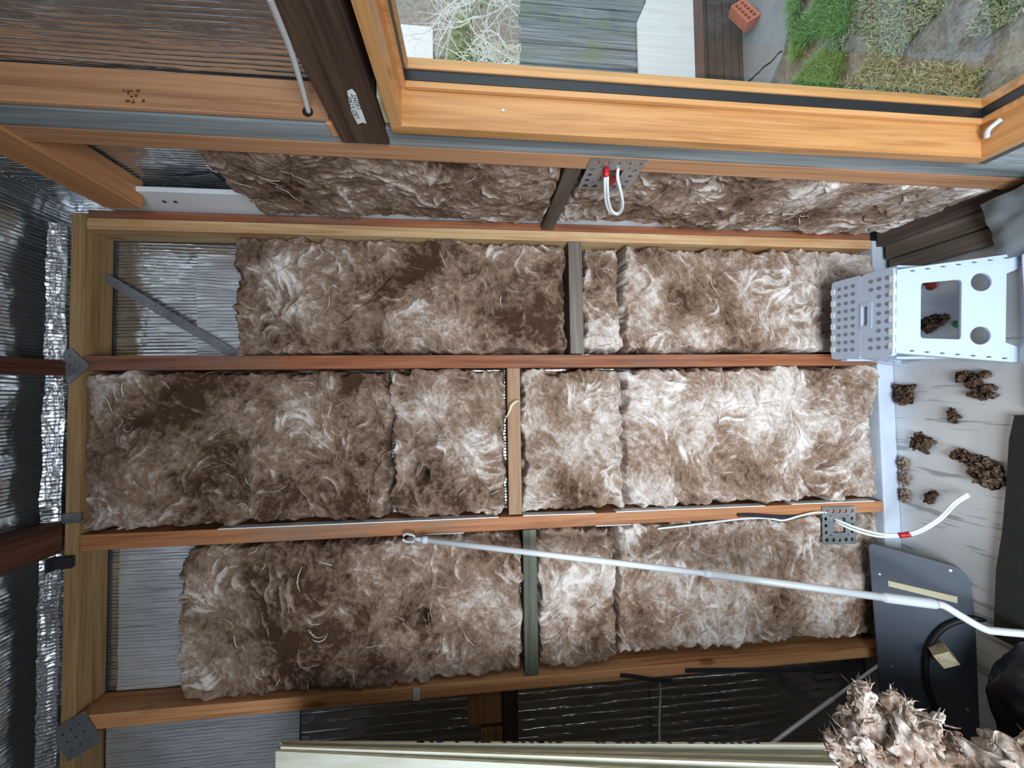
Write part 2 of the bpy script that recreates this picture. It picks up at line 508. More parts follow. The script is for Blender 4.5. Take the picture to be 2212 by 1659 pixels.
mb = MB().box((-2.2, -3.6, -.06), (0.72, .2, 0))
struct(mb.build('floor', M['foil_floor']))
struct(box('wall_back', (-1.5, YB, 0), (0.66, YB + .05, 2.9), M['foil_z'], bevel=0))
mb = MB()
WY0, WY1, WZ0, WZ1 = -1.42, -.44, .318, 1.672      # window opening in the right wall
mb.box((.625, WY1, 0), (.665, YB + .05, 2.9)); mb.box((.625, -3.6, 0), (.665, WY0, 2.9))
mb.box((.625, WY0, 0), (.665, WY1, WZ0)); mb.box((.625, WY0, WZ1), (.665, WY1, 2.9))
struct(mb.build('wall_right', M['foil_z']))
struct(box('wall_left', (-2.25, -3.6, 0), (-2.2, YB + .05, 2.9), M['wall_dark'], bevel=0))
mb = MB()       # wall behind the camera with a wide open doorway
mb.box((-2.2, -3.65, 0), (-.9, -3.6, 2.9)); mb.box((.4, -3.65, 0), (.66, -3.6, 2.9)); mb.box((-.9, -3.65, 2.1), (.4, -3.6, 2.9))
struct(mb.build('wall_front', M['wall_dark']))
struct(box('wall_side_return', (-2.25, YB, 0), (-1.5, YB + .05, 2.9), M['wall_dark'], bevel=0))
rng = np.random.default_rng(3)


def ceil_pt(s, t):
    x = -2.2 + 2.86 * s; y = -3.6 + 3.7 * t
    sag = .022 * mnoise.noise(Vector((x * 3.1, y * 2.2, 1.3))) + .004 * mnoise.noise(Vector((x * 11, y * 7, 4.1)))
    return (x, y, 2.775 + sag)


c_ = fgrid('ceiling', ceil_pt, 150, 200, M['foil_y']); struct(c_)
struct(box('trim_1', (-2.25, -3.65, 2.9), (.7, .2, 2.95), M['wall_dark'], bevel=0))
struct(box('trim_2', (-1.5, .0, 0), (.545, YB - .002, .064), M['plate_blue'], bevel=.004))

# crumpled foil hem hanging in front of the top plate
def hem(s, t):
    x = -1.1 + 1.62 * s
    z = 2.695 + .040 * t
    y = -.006 - .014 * t + .0035 * mnoise.noise(Vector((x * 60, t * 2.0, 0))) * (0.4 + t) + .006 * mnoise.noise(Vector((x * 9, t * 3, 9)))
    return (x, y, z)


props(fgrid('foil_hem', hem, 420, 12, M['foil_y']), 'crumpled silver foil edge tucked above the pale top plate', 'foil')

# ------------------------------------------------------------------ back wall framing
def tagged(o, label, cat, group=None, kind=None): return props(o, label, cat, group, kind)


tagged(box('top_plate', (-1.5, 0, 2.655), (.56, .088, 2.692), M['plate_pine']), 'pale pine top plate running level along the head of the insulated wall', 'beam')
tagged(bar('wall_stud', .066, 2.652, (.512, .546), (.514, .546), 0, .088, M['stud_pale']), 'pale new pine stud in the corner beside the window wall', 'stud', 'bare timber studs of the framing')
tagged(bar('wall_stud', .066, 2.652, (.549, .572), (.549, .572), .004, .088, M['stud_red']), 'dark brown strip of stud between pale corner stud and white plank', 'stud', 'bare timber studs of the framing')
tagged(bar('wall_stud', .066, 2.652, (.091, .134), (.089, .130), 0, .088, M['stud_red']), 'reddish brown stud ending behind the white step stool', 'stud', 'bare timber studs of the framing')
tagged(bar('wall_stud', .066, 2.652, (-.432, -.386), (-.434, -.396), 0, .088, M['stud_orange']), 'orange brown stud carrying the lower perforated plate', 'stud', 'bare timber studs of the framing')
se = bpy.context.scene.objects['wall_stud.003']
for (za, zb, xa, xb) in ((.10, .42, -.3945, -.3925), (.52, 1.05, -.3935, -.391), (1.12, 1.36, -.392, -.3895), (1.44, 2.28, -.3905, -.387)):
    bar('white_edge', za, zb, (xb - .0015, xb + .001), (xa - .0015, xa + .001), -.0005, .03, M['white_paint'], se, bevel=0)
for (za, zb) in ((1.0, 1.12), (1.55, 1.72)):
    bar('white_edge', za, zb, (-.4352, -.433), (-.4355, -.4335), -.0005, .03, M['white_paint'], se, bevel=0)
tagged(bar('wall_stud', .066, 2.652, (-.938, -.897), (-.936, -.902), 0, .088, M['stud_amber']), 'amber stud with black foam strips, beside the bare foil bay', 'stud', 'bare timber studs of the framing')
tagged(bar('wall_stud', .066, 2.652, (-1.50, -1.452), (-1.50, -1.452), 0, .088, M['stud_amber']), 'amber stud behind the leaning plywood sheets', 'stud', 'bare timber studs of the framing')

tagged(box('noggin', (.135, 0, 1.148), (.511, .075, 1.194), M['nog_grey']), 'grey weathered noggin between the pale corner stud and reddish stud', 'noggin', 'noggins between the studs')
tagged(box('noggin', (-.385, 0, 1.364), (.089, .075, 1.406), M['nog_brown']), 'light brown noggin between the reddish stud and orange stud', 'noggin', 'noggins between the studs')
tagged(box('noggin', (-.896, .002, 1.318), (-.436, .075, 1.362), M['nog_green']), 'mossy grey green noggin crossed by the aluminium pole', 'noggin', 'noggins between the studs')
tagged(box('noggin', (-1.45, .004, 1.385), (-.94, .088, 1.432), M['dark_nog']), 'dark noggin in the bare foil bay beside plywood', 'noggin', 'noggins between the studs')
p = on(1015, 1530, 1, .03); q = on(1085, 1530, 1, .03)
tagged(box('timber_block', (-1.045, .012, 1.434), (-.945, .085, 1.545), M['brown_block'], bevel=.006), 'larger brown timber block above the dark noggin', 'block')
tagged(box('timber_block', (-1.15, .012, 1.434), (-1.06, .085, 1.505), M['brown_block'], bevel=.004), 'smaller orange brown timber block beside the larger block on dark noggin', 'block')

# ------------------------------------------------------------------ wool batts
def grf(rng_, shape, sig, aspect=1.0):
    a = rng_.standard_normal(shape)
    fy = np.fft.fftfreq(shape[0])[:, None]; fx = np.fft.rfftfreq(shape[1])[None, :]
    k2 = (fy * fy + fx * fx * aspect * aspect) * (2 * math.pi * sig) ** 2
    b = np.fft.irfft2(np.fft.rfft2(a) * np.exp(-k2 / 2), s=shape)
    return (b - b.mean()) / (b.std() + 1e-9)


def lic(rng_, th, src, L):
    na, nb = th.shape
    I, J = np.meshgrid(np.arange(na), np.arange(nb), indexing='ij')
    acc = src.copy(); cnt = 1
    for sg in (1, -1):
        x = I.astype(float); y = J.astype(float)
        for s in range(L):
            xi = np.clip(np.rint(x), 0, na - 1).astype(int); yi = np.clip(np.rint(y), 0, nb - 1).astype(int)
            a = th[xi, yi]
            x += sg * np.cos(a); y += sg * np.sin(a)
            xi = np.rint(x).astype(int) % na; yi = np.rint(y).astype(int) % nb
            acc += src[xi, yi]; cnt += 1
    acc /= cnt
    return (acc - acc.mean()) / acc.std()


STEP = .0027


def sm(x): x = np.clip(x, 0, 1); return x * x * (3 - 2 * x)


def batt(label, a0, a1, b0, b1, plane, base, front, seed, holes=(), creases=(), top_round=0.0, group='brown wool batts between the studs', flat=1.0, light_bias=0.0, wisps=70, slope=None):  # tone offset paints room light into the wool: dim high up, bright low down
    """one slab of wool; plane 'y': a = x, b = z, faces -y;  plane 'x': a = y, b = z, faces -x"""
    r = np.random.default_rng(seed)
    na = int((a1 - a0) / STEP) + 1; nb = int((b1 - b0) / STEP) + 1
    A = np.linspace(a0, a1, na)[:, None] * np.ones((1, nb)); B = np.linspace(b0, b1, nb)[None, :] * np.ones((na, 1))
    sh = (na, nb)
    th = 1.2 * grf(r, sh, 30) + .55 * grf(r, sh, 9) + r.uniform(0, 3.1)
    l1 = lic(r, th, grf(r, sh, 1.3), 11)
    l2 = lic(r, th + .5 * grf(r, sh, 5), grf(r, sh, .7), 7)
    low = grf(r, sh, 26); mid = grf(r, sh, 9); g7 = grf(r, sh, 6); g3 = grf(r, sh, 2.4); g1 = grf(r, sh, 1.1); g14 = grf(r, sh, 13)
    cr = np.exp(-(grf(r, sh, 15) / .07) ** 2) * sm(grf(r, sh, 30) * .7 + .2)
    cr2 = np.exp(-(g7 / .10) ** 2) * sm(grf(r, sh, 18) * .6 + .3)
    wr = np.exp(-(grf(r, sh, 7) / .13) ** 2) * sm(grf(r, sh, 16) * .7)
    h = .0070 * low * flat + .0026 * np.tanh(3 * g14) + .0016 * np.tanh(3 * g7) + .0005 * l1 + .0003 * l2 + .0007 * g3 - .009 * cr - .0028 * cr2 + .002 * wr
    col = .44 + light_bias + .034 * l1 + .026 * l2 + .035 * g3 + .03 * g1 + .075 * grf(r, sh, 20) + .05 * grf(r, sh, 44) + .06 * np.tanh(2 * g14) + .05 * np.tanh(2 * g7) + .10 * wr - .05 * cr2  # last term paints shade into the creases, on top of the fibre tone
    tuft = sm((l1 + .8 * grf(r, sh, 14) - 1.5) / 1.2); h += .003 * tuft; col += .20 * tuft
    for (ha, hb, hr, hd) in holes:
        d = np.sqrt((A - ha) ** 2 + ((B - hb) * 1.3) ** 2) * (1 + .25 * mid)
        g = np.exp(-(d / hr) ** 2)
        h -= hd * g; h += .012 * np.exp(-((d - hr * 2.2) / hr) ** 2)
    for (ca0, cb0, ca1, cb1, wd, dp) in creases:
        ux, uy = ca1 - ca0, cb1 - cb0; L = math.hypot(ux, uy); ux /= L; uy /= L
        t = ((A - ca0) * ux + (B - cb0) * uy) / L
        d = (A - ca0) * -uy + (B - cb0) * ux + .006 * low
        h -= dp * np.exp(-(d / wd) ** 2) * sm(t * 8) * sm((1 - t) * 8)
    # soft edges: the slab rolls back to the wall at its rim, the rim itself is ragged
    rag = .0045 * grf(r, sh, 5) + .003 * grf(r, sh, 2)
    dA = np.minimum(A - a0, a1 - A) + rag
    dB = np.minimum(B - b0, b1 - B) + rag
    E = .38 + .62 * np.sqrt(sm(dA / .012)) * np.sqrt(sm(dB / .012))
    E[[0, -1], :] = 0; E[:, [0, -1]] = 0
    O = (base - front) * np.ones(sh) + np.maximum(h, -(base - front) * .75)
    O *= E
    e0 = .005 * grf(r, sh, 8); e1 = .005 * grf(r, sh, 8)
    wA = np.exp(-np.minimum(A - a0, a1 - A) / .02); wB = np.exp(-np.minimum(B - b0, b1 - B) / .02)
    A2 = A + np.clip(e0 * wA, -.006, .006) + .0012 * l2; B2 = B + e1 * wB + .0012 * l1
    if slope is not None: B2 = B2 + slope(A, B)
    if top_round: B2 = B2 + top_round * np.sin(math.pi * (A - a0) / (a1 - a0)) * sm((B - (b0 + b1) / 2) / ((b1 - b0) / 2))
    def place(a, b, o):
        return np.stack((a, base - o, b), -1) if plane == 'y' else np.stack((base - o, a, b), -1)
    V = place(A2, B2, O).reshape(-1, 3)
    idx = np.arange(na * nb).reshape(na, nb)
    q = np.stack((idx[:-1, :-1], idx[1:, :-1], idx[1:, 1:], idx[:-1, 1:]), -1).reshape(-1, 4)
    if plane == 'x': q = q[:, ::-1]
    if plane == 'y': org = Vector(((a0 + a1) / 2, base, b0))
    else: org = Vector((base, (a0 + a1) / 2, b0))
    o = npmesh('wool_batt', V, q, col.reshape(-1), M['wool'], None, org)
    props(o, label, 'insulation', group)
    # loose fibres lying on the face
    vs = []; fs = []; cs = []
    for i in range(int(wisps * .6)):
        x, y = r.uniform(4, na - 5), r.uniform(4, nb - 5)
        n = int(r.uniform(10, 26)); wd = r.uniform(.0005, .0014); lift = r.uniform(.002, .005); sg = r.choice((-1, 1)); cc = r.uniform(.5, .8)
        curl = r.normal(0, .05); dth = 0; st = len(vs)
        for s in range(n):
            xi = int(np.clip(x, 0, na - 1)); yi = int(np.clip(y, 0, nb - 1))
            a = th[xi, yi] + dth; dth += curl
            tp = math.sin(math.pi * (s + .5) / n)
            da, db = -math.sin(a), math.cos(a)
            oo = O[xi, yi] + lift * tp
            for sd in (-1, 1):
                ww = sd * wd * (tp ** .6)
                pa = a0 + x * STEP + da * ww; pb = b0 + y * STEP + db * ww
                vs.append(place(np.array(pa), np.array(pb), np.array(oo + sd * .0006))); cs.append(cc)
            if s: fs.append((st + 2 * s - 2, st + 2 * s - 1, st + 2 * s + 1, st + 2 * s))
            x += sg * math.cos(a) * 1.1; y += sg * math.sin(a) * 1.1
    f = npmesh('loose_fibres', np.array(vs), np.array(fs), np.array(cs), M['wool'], o, org)
    f['kind'] = 'stuff'
    return o


def npmesh(name, V, q, col, mat, parent, org):
    me = bpy.data.meshes.new(name)
    me.vertices.add(len(V)); me.vertices.foreach_set('co', (V - np.array(org)).astype(np.float32).ravel())
    k_ = q.shape[1]
    me.loops.add(q.size); me.loops.foreach_set('vertex_index', q.astype(np.int32).ravel())
    me.polygons.add(len(q)); me.polygons.foreach_set('loop_start', np.arange(0, q.size, k_, dtype=np.int32))
    me.polygons.foreach_set('use_smooth', np.ones(len(q), bool))
    me.update(calc_edges=True)
    at_ = me.attributes.new('fibre', 'FLOAT', 'POINT'); at_.data.foreach_set('value', np.asarray(col, np.float32))
    return link(name, me, mat, parent, Vector(org))


def zc(u, v, y=0.0): return on(u, v, 1, y)[2]


# first bay, beside the corner stud
z0 = zc(1226, 640); z1 = zc(500, 640)
batt('long shade-toned brown wool batt above the grey noggin beside the pale corner stud', .137, .510, z0, z1, 'y', YB - .004, .006, 11, light_bias=-.10, creases=((.22, z1 - .3, .42, z1 - .5, .006, .012),), wisps=90)
z0 = zc(1343, 640); z1 = zc(1258, 640)
batt('narrow wool piece just below the grey noggin', .137, .505, z0, z1, 'y', YB - .004, .006, 12, wisps=30, flat=.6, light_bias=.04)
z0 = .07; z1 = zc(1346, 640)
batt('wool batt behind and above the white step stool', .137, .505, z0, z1, 'y', YB - .004, .004, 13, light_bias=.06, wisps=90)
# middle bay
z0 = zc(838, 950); z1 = zc(177, 950)
batt('wool batt reaching up to the top plate in the middle bay', -.382, .088, z0, z1, 'y', YB - .004, .004, 21, light_bias=-.12, creases=((-.30, 1.72, .06, 1.86, .005, .012),), wisps=110)
z0 = zc(1095, 950); z1 = zc(842, 950)
batt('squarish wool batt with a dark hole just above the light brown noggin', -.382, .088, z0, z1, 'y', YB - .004, .006, 22, light_bias=-.03, holes=((on(917, 1022, 1, 0)[0], zc(917, 1022), .016, .06),), creases=((.02, 1.72, -.27, 1.52, .005, .008),), wisps=60)
z0 = zc(1350, 950); z1 = zc(1127, 950)
batt('creased wool batt toned as lit, just below the light brown noggin', -.384, .087, z0, z1, 'y', YB - .004, .006, 23, light_bias=.06, wisps=70)
z0 = .07; z1 = zc(1353, 950)
batt('large wool batt toned as lit, beside the floor in the middle bay', -.386, .087, z0, z1, 'y', YB - .004, .003, 24, light_bias=.11, wisps=120, flat=1.2)
# third bay
z0 = zc(1131, 1330); z1 = zc(392, 1330)
batt('wool batt with rounded top edge below the open foil gap and above the green noggin', -.893, -.436, z0, z1, 'y', YB - .004, .002, 31, light_bias=-.10, holes=((on(912, 1325, 1, 0)[0], zc(912, 1325), .02, .04),), top_round=.02, wisps=110)
z0 = zc(1337, 1330); z1 = zc(1162, 1330)
batt('wool piece just below the green noggin under the pole', -.885, -.438, z0, z1, 'y', YB - .004, .006, 32, light_bias=.04, wisps=50)
z0 = .07; z1 = zc(1340, 1330)
batt('wool batt behind the slate panel and lower perforated plate', -.872, -.440, z0, z1, 'y', YB - .004, .017, 33, light_bias=.06, holes=((on(1700, 1300, 1, 0)[0], zc(1700, 1300), .014, .05),), wisps=90)
# right wall
lowgap = lambda A, B: 0 * A
batt('shade-toned wool batt on the window wall above the slanting noggin', -.342, -.030, 1.290, 2.135, 'x', .579, .554, 41, light_bias=-.06, wisps=70, flat=.7)
batt('wool batt on the window wall below the slanting noggin', -.332, -.036, .06, 1.238, 'x', .579, .554, 42, wisps=90, flat=.8, light_bias=.03)

# ------------------------------------------------------------------ right wall framing
tagged(box('white_plank', (.580, -.098, .052), (.594, .040, 2.60), M['white_paint']), 'white painted plank half hidden by wool in the corner', 'plank')
pl = bpy.context.scene.objects['white_plank']
for zz in (2.405, 2.375):
    MB().obox((.5794, -.045, zz), (.0016, 0, 0), (0, .004, 0), (0, 0, .004)).build('nail_hole', M['ink'], pl)
tagged(box('noggin', (.550, -.338, 1.243), (.579, .003, 1.284), M['nog_dark_y']), 'dark brown noggin slanting away on the window wall beside the cable plate', 'noggin', 'noggins between the studs')
tagged(mk('wall_stud', [(XR, -.345, 2.62), (XR, -.392, 2.62), (.62, -.345, 2.62), (.62, -.392, 2.62), (XR, -.330, .05), (XR, -.380, .05), (.62, -.330, .05), (.62, -.380, .05)],
       [(0, 1, 3, 2), (4, 6, 7, 5), (0, 4, 5, 1), (2, 3, 7, 6), (0, 2, 6, 4), (1, 5, 7, 3)], M['side_orange'], bevel=.002), 'smooth orange stud of the window wall holding the upper perforated plate', 'stud', 'bare timber studs of the framing')
tagged(mk('wall_stud', [(XR, -.394, 2.62), (XR, -.447, 2.62), (.62, -.394, 2.62), (.62, -.447, 2.62), (XR, -.382, .05), (XR, -.430, .05), (.62, -.382, .05), (.62, -.430, .05)],
       [(0, 1, 3, 2), (4, 6, 7, 5), (0, 4, 5, 1), (2, 3, 7, 6), (0, 2, 6, 4), (1, 5, 7, 3)], M['grey_z'], bevel=.002), 'grey weathered stud running beside the window frame', 'stud', 'bare timber studs of the framing')
js = box('trimmer_stud', (.549, -.458, 1.79), (.622, -.4485, 2.43), M['side_orange'])
tagged(js, 'orange trimmer stud with a printed stamp, above the dark lintel', 'stud', 'bare timber studs of the framing')
sm_ = MB()
for (a0_, b0_, a1_, b1_) in ((530, 690, 620, 790), (700, 720, 950, 800), (720, 800, 800, 920), (1130, 690, 1280, 800), (850, 960, 970, 1060), (1040, 890, 1190, 930), (1060, 940, 1160, 1040), (650, 1150, 830, 1260), (900, 1230, 1060, 1310), (980, 1120, 1040, 1190), (1380, 1120, 1500, 1270)):
    sm_.add([on(240 + x * .0482, 160 + y * .0482, 1, -.4585) for x, y in ((a0_, b0_), (a1_, b0_), (a1_ + 20, b1_), (a0_ - 10, b1_))], [(0, 1, 2, 3)])
sm_.build('stamp_print', M['stamp'], js)
cutout('cable_hole', circ(0, 0, .010), [], .0008, (on(665, 242, 1, -.4585)[0], -.4588, on(665, 242, 1, -.4585)[2]), (1, 0, 0), (0, 0, 1), M['black'], js)
tagged(box('wall_plate', (.540, -1.6, 2.437), (.62, -.075, 2.532), M['side_orange_y']), 'orange plate running level at the head of the window wall', 'beam')
tagged(box('wall_plate', (.52, -1.6, .0), (.62, -.004, .05), M['nog_dark_y']), 'dark bottom plate of the window wall behind the old plank', 'beam')
lt = box('lintel_beam', (.538, -1.6, 1.684), (.60, -.404, 1.782), M['lintel'], bevel=.003)
tagged(lt, 'dark brown lintel beam over the window with a torn white tape label', 'beam')
box('chipped_end', (.545, -.448, 1.783), (.60, -.409, 1.800), M['side_orange_y'], lt, bevel=.004)
tagged(box('packer', (.548, -.52, 1.667), (.60, -.455, 1.682), M['block']), 'small pale wooden packer wedged between lintel and window frame', 'block')
tagged(box('trimmer_sill', (.545, -1.6, .268), (.62, -.432, .316), M['grey_y']), 'grey level timber under the window frame', 'beam')

# tape label with handwriting on the lintel (right wall: text reads from the corner towards the camera)
xl = .5372
tp = [on(u, v, 0, xl) for u, v in ((750, 196), (760, 192), (768, 200), (792, 267), (783, 264), (773, 268), (766, 255), (760, 243), (752, 215))]
O0 = on(770, 232, 0, xl)
ex_, ey_ = Vector((0, -1, 0)), Vector((0, 0, 1))
lab = cutout('tape_label', [((t - O0).dot(ex_), (t - O0).dot(ey_)) for t in tp][::-1], [], .0006, O0, ex_, ey_, M['label_white'])
props(lab, 'torn white tape label with handwriting stuck on the dark lintel', 'label')
lettering('handwriting', 'LED STRIP\n        LIGHT', .0125, on(769, 232, 0, xl - .0008), ex_, ey_, M['ink'], lab)

# ------------------------------------------------------------------ window
def ring(mb_, x0, x1, y0, y1, z0, z1, t):
    mb_.box((x0, y0, z0), (x1, y1, z0 + t)); mb_.box((x0, y0, z1 - t), (x1, y1, z1))
    mb_.box((x0, y0, z0 + t), (x1, y0 + t, z1 - t)); mb_.box((x0, y1 - t, z0 + t), (x1, y1, z1 - t)); return mb_


win = thing('window_1', (.6, -.93, WZ0), 'large window with clear varnished orange frame looking onto the garden', 'window'); win['kind'] = 'structure'
A0, A1, B0, B1 = WY0 + .004, WY1 - .012, WZ0 + .004, WZ1 - .004
box('jamb_far', (.530, A1 - .022, B0), (.662, A1, B1), M['varnish_z'], win)
box('jamb_near', (.530, A0, B0), (.662, A0 + .022, B1), M['varnish_z'], win)
box('head_frame', (.530, A0 + .022, B1 - .022), (.662, A1 - .022, B1), M['varnish_y'], win)
box('sill_frame', (.530, A0 + .022, B0), (.662, A1 - .022, B0 + .022), M['varnish_y'], win)
ring(MB(), .603, .6155, A0 + .022, A1 - .022, B0 + .022, B1 - .022, .009).build('stop_bead', M['varnish_z'], win, bevel=.001)
ring(MB(), .6155, .637, A0 + .022, A1 - .022, B0 + .022, B1 - .022, .010).build('gasket', M['gasket'], win)
ring(MB(), .637, .658, A0 + .022, A1 - .022, B0 + .022, B1 - .022, .0135).build('glazing_bead', M['varnish_z'], win, bevel=.001)
box('window_pane', (.643, A0 + .03, B0 + .03), (.647, A1 - .03, B1 - .03), M['glass'], win, bevel=0)
sc_ = on(1087, 239, 1, A1 - .022)
MB().tube([(sc_[0], A1 - .0235, sc_[2]), (sc_[0], A1 - .021, sc_[2])], .0032, 10).build('screw_head', M['screw'], win)
s0 = on(2150, 278, 2, B0 + .022)
lat = MB().tube(smooth_path([(s0[0] - .012, s0[1] + .012, B0 + .026), (s0[0], s0[1] + .004, B0 + .033), (s0[0] + .012, s0[1] - .012, B0 + .026)]), .005, 8)
props(lat.build('plastic_clip', M['white_plastic'], smooth=True), 'small white plastic clip lying on the window sill', 'clip')

# ------------------------------------------------------------------ ceiling timbers
tagged(box('ceiling_joist', (.076, -1.5, 2.694), (.118, -.004, 2.745), M['joist']), 'narrow dark ceiling joist meeting the reddish stud', 'joist', 'ceiling joists')
tagged(box('ceiling_joist', (-.432, -1.5, 2.694), (-.345, -.004, 2.760), M['joist']), 'wide red brown ceiling joist meeting the orange stud', 'joist', 'ceiling joists')
tagged(box('ceiling_joist', (-1.6, -.195, 2.694), (-.50, -.150, 2.740), M['joist_tan']), 'pale tan ceiling batten running crosswise near the dark joist', 'joist', 'ceiling joists')


def nailplate(name, label, uv, y, rot, s, mat):
    c = on(*uv, 1, y); e1 = Vector((math.cos(rot), 0, math.sin(rot))); e2 = Vector((-math.sin(rot), 0, math.cos(rot)))
    hs = [circ(i * s * .5, j * s * .5, s * .07, 10) for i in (-1, 0, 1) for j in (-1, 0, 1)]
    o = cutout(name, round_poly([(-s, -s), (s, -s), (s, s), (-s, s)], .004), hs, .0015, c, e1, e2, mat)
    # plate faces the room
    return props(o, label, 'bracket')


nailplate('nail_plate', 'diamond shaped steel nail plate joining the narrow dark joist and top plate', (152, 790), -.004, math.radians(45), .038, M['galv_dull'])
nailplate('nail_plate', 'steel nail plate on the top plate beside the amber stud', (165, 1590), -.004, math.radians(30), .05, M['galv_dull'])
b_ = MB(); c = on(152, 1213, 1, -.006)
b_.box((c[0] - .016, c[1] - .012, c[2] - .012), (c[0] + .016, c[1], c[2] + .035)); b_.box((c[0] - .02, c[1] - .03, c[2] + .030), (c[0] + .02, c[1], c[2] + .036))
props(b_.build('joist_bracket', M['black_foam'], bevel=.003), 'small black bracket on the top plate beside wide red brown joist', 'bracket')
c = on(150, 1120, 1, -.004)
props(box('tie_strap', (c[0] - .014, -.004, c[2] - .03), (c[0] + .014, -.0022, c[2] + .04), M['galv_dull'], bevel=0), 'short steel tie strap on top plate above the middle bay', 'bracket')


def strap(label, p0, p1, y, width=.028, mat=None, plane='y'):
    p0, p1 = Vector(p0), Vector(p1); d = p1 - p0; L = d.length
    nrm = Vector((0, -1, 0)) if plane == 'y' else Vector((-1, 0, 0))
    ey = nrm.cross(d.normalized())
    hs = [circ(x, (-1) ** i * width * .18, .0022, 8) for i, x in enumerate(np.arange(.02, L - .01, .022))]
    o = cutout('brace_strap', [(0, -width / 2), (L, -width / 2), (L, width / 2), (0, width / 2)], hs, .0012, p0, d, ey, mat or M['galv_dull'])
    return props(o, label, 'strap')


strap('grey perforated brace strap crossing the foil beside the pale corner stud', on(212, 590, 1, .066), on(505, 765, 1, .066), .066)
strap('grey brace strap in the bare foil bay behind plywood top', on(440, 1665, 1, .088), on(640, 1545, 1, .088), .088, mat=M['galv'])
strap('grey brace strap crossing the bare foil bay near the slate panel', on(1650, 1440, 1, .088), on(1800, 1555, 1, .088), .088)
strap('grey brace strap on the window wall beside white plank', on(215, 408, 0, .618), on(470, 382, 0, .618), .6, plane='x')

# overlapping foil sheets
def sheet(name, label, a0, a1, z0, z1, y, mat, seed, amp=.006):
    def P(s, t):
        x = a0 + (a1 - a0) * s; z = z0 + (z1 - z0) * t
        return (x, y - amp * (1 + mnoise.noise(Vector((x * 14, z * 9, seed)))) - .002 * mnoise.noise(Vector((x * 60, z * 12, seed))), z)
    return props(fgrid(name, P, 60, 40, mat), label, 'foil')


sheet('foil_sheet', 'brighter lapped foil strip just above the long shade-toned batt', .137, .470, zc(500, 640, .09) - .10, zc(428, 640, .08), .083, M['foil_bright'], 1.0, .008)
sheet('foil_sheet', 'pale foil sheet above the rounded wool batt', -.893, -.436, 2.05, 2.62, .089, M['foil_bright'], 2.0, .004)
sheet('foil_sheet', 'bright foil sheet behind the plywood top corner', -1.45, -.945, zc(648, 1590, .088), 2.65, .089, M['foil_bright'], 3.0, .004)
sheet('foil_sheet', 'dark streaked foil sheet below the bright one in bare bay', -1.45, -.945, .07, zc(652, 1590, .093), .0935, M['foil_dark'], 4.0, .003)

# ------------------------------------------------------------------ perforated plates with cables
def perf_plate(name, label, c4, nrm_hint, mat, big=5):
    """square galvanised plate: corners in order, holes round the rim, square opening"""
    O_ = c4[0]; ex = (c4[1] - c4[0]); ey = (c4[3] - c4[0]); W = ex.length; H = ey.length
    hs = []
    for i in range(5):
        for (x, y) in ((.12 + .19 * i, .12), (.12 + .19 * i, .88)):
            hs.append(circ(x * W, y * H, .055 * W, 14))
    for j in (.32, .5, .68):
        for x in (.10, .88): hs.append(circ(x * W, j * H, .045 * W, 12))
    for i in range(12):
        hs.append(circ((.06 + .08 * i) * W, .025 * H, .012 * W, 6)); hs.append(circ((.06 + .08 * i) * W, .975 * H, .012 * W, 6))
    for j in range(8):
        hs.append(circ(.97 * W, (.14 + .1 * j) * H, .012 * W, 6))
    for (x, y) in ((.24, .25), (.76, .25), (.24, .75), (.76, .75)): hs.append(circ(x * W, y * H, .02 * W, 8))
    hs.append([(.32 * W, .3 * H), (.68 * W, .3 * H), (.68 * W, .7 * H), (.32 * W, .7 * H)])
    root = thing(name, O_, label, 'plate')
    p_ = cutout('plate', [(0, 0), (W, 0), (W, H), (0, H)], hs, .0014, O_, ex, ey, mat, root)
    return root, O_, ex, ey


xp = .5440
q4 = [on(u, v, 0, xp) for u, v in ((1278, 342), (1400, 347), (1362, 413), (1247, 408))]
pr, *_ = perf_plate('mounting_plate', 'upper galvanised perforated plate fixed to the smooth orange stud', q4, None, M['galv'])
yp = -.0055
q4 = [on(u, v, 1, yp) for u, v in ((1776, 1095), (1848, 1093), (1852, 1175), (1779, 1177))]
perf_plate('mounting_plate', 'lower galvanised perforated plate on the orange stud near the floor', q4, None, M['galv'])

lp = thing('cable_loop', on(1325, 400, 0, .53), 'white cable loop with red tape hanging from the upper perforated plate', 'cable')
pts = [on(1311, 360, 0, .552), on(1312, 378, 0, .530), on(1312, 405, 0, .515), on(1314, 432, 0, .507), on(1320, 453, 0, .504), on(1332, 462, 0, .503), on(1342, 455, 0, .504), on(1345, 438, 0, .507), on(1340, 410, 0, .515), on(1334, 383, 0, .530), on(1336, 358, 0, .552)]
pp = smooth_path(pts, 8)
MB().tube(pp, .0040, 10).build('cable', M['cable_white'], lp, True)
pp2 = [p_ + Vector((.001, -.0005, .0062 if i < 26 else .0062 * max(0, 1 - (i - 26) / 30))) for i, p_ in enumerate(pp[4:-8])]
pp2 = [p_ + Vector((0, .004 * min(1, i / 20), 0)) for i, p_ in enumerate(pp2)]
MB().tube(pp2, .0036, 10).build('cable', M['cable_white'], lp, True)
mid_ = [p_ + Vector((0, 0, .003)) for p_ in pp[4:10]]
MB().tube(mid_, .0080, 12).build('tape_band', M['red_tape'], lp, True)
fc = on(1323, 391, 0, .54)
MB().box((fc.x - .002, fc.y - .016, fc.z - .006), (fc.x + .002, fc.y + .018, fc.z + .007)).build('tape_flag', M['red_tape'], lp)

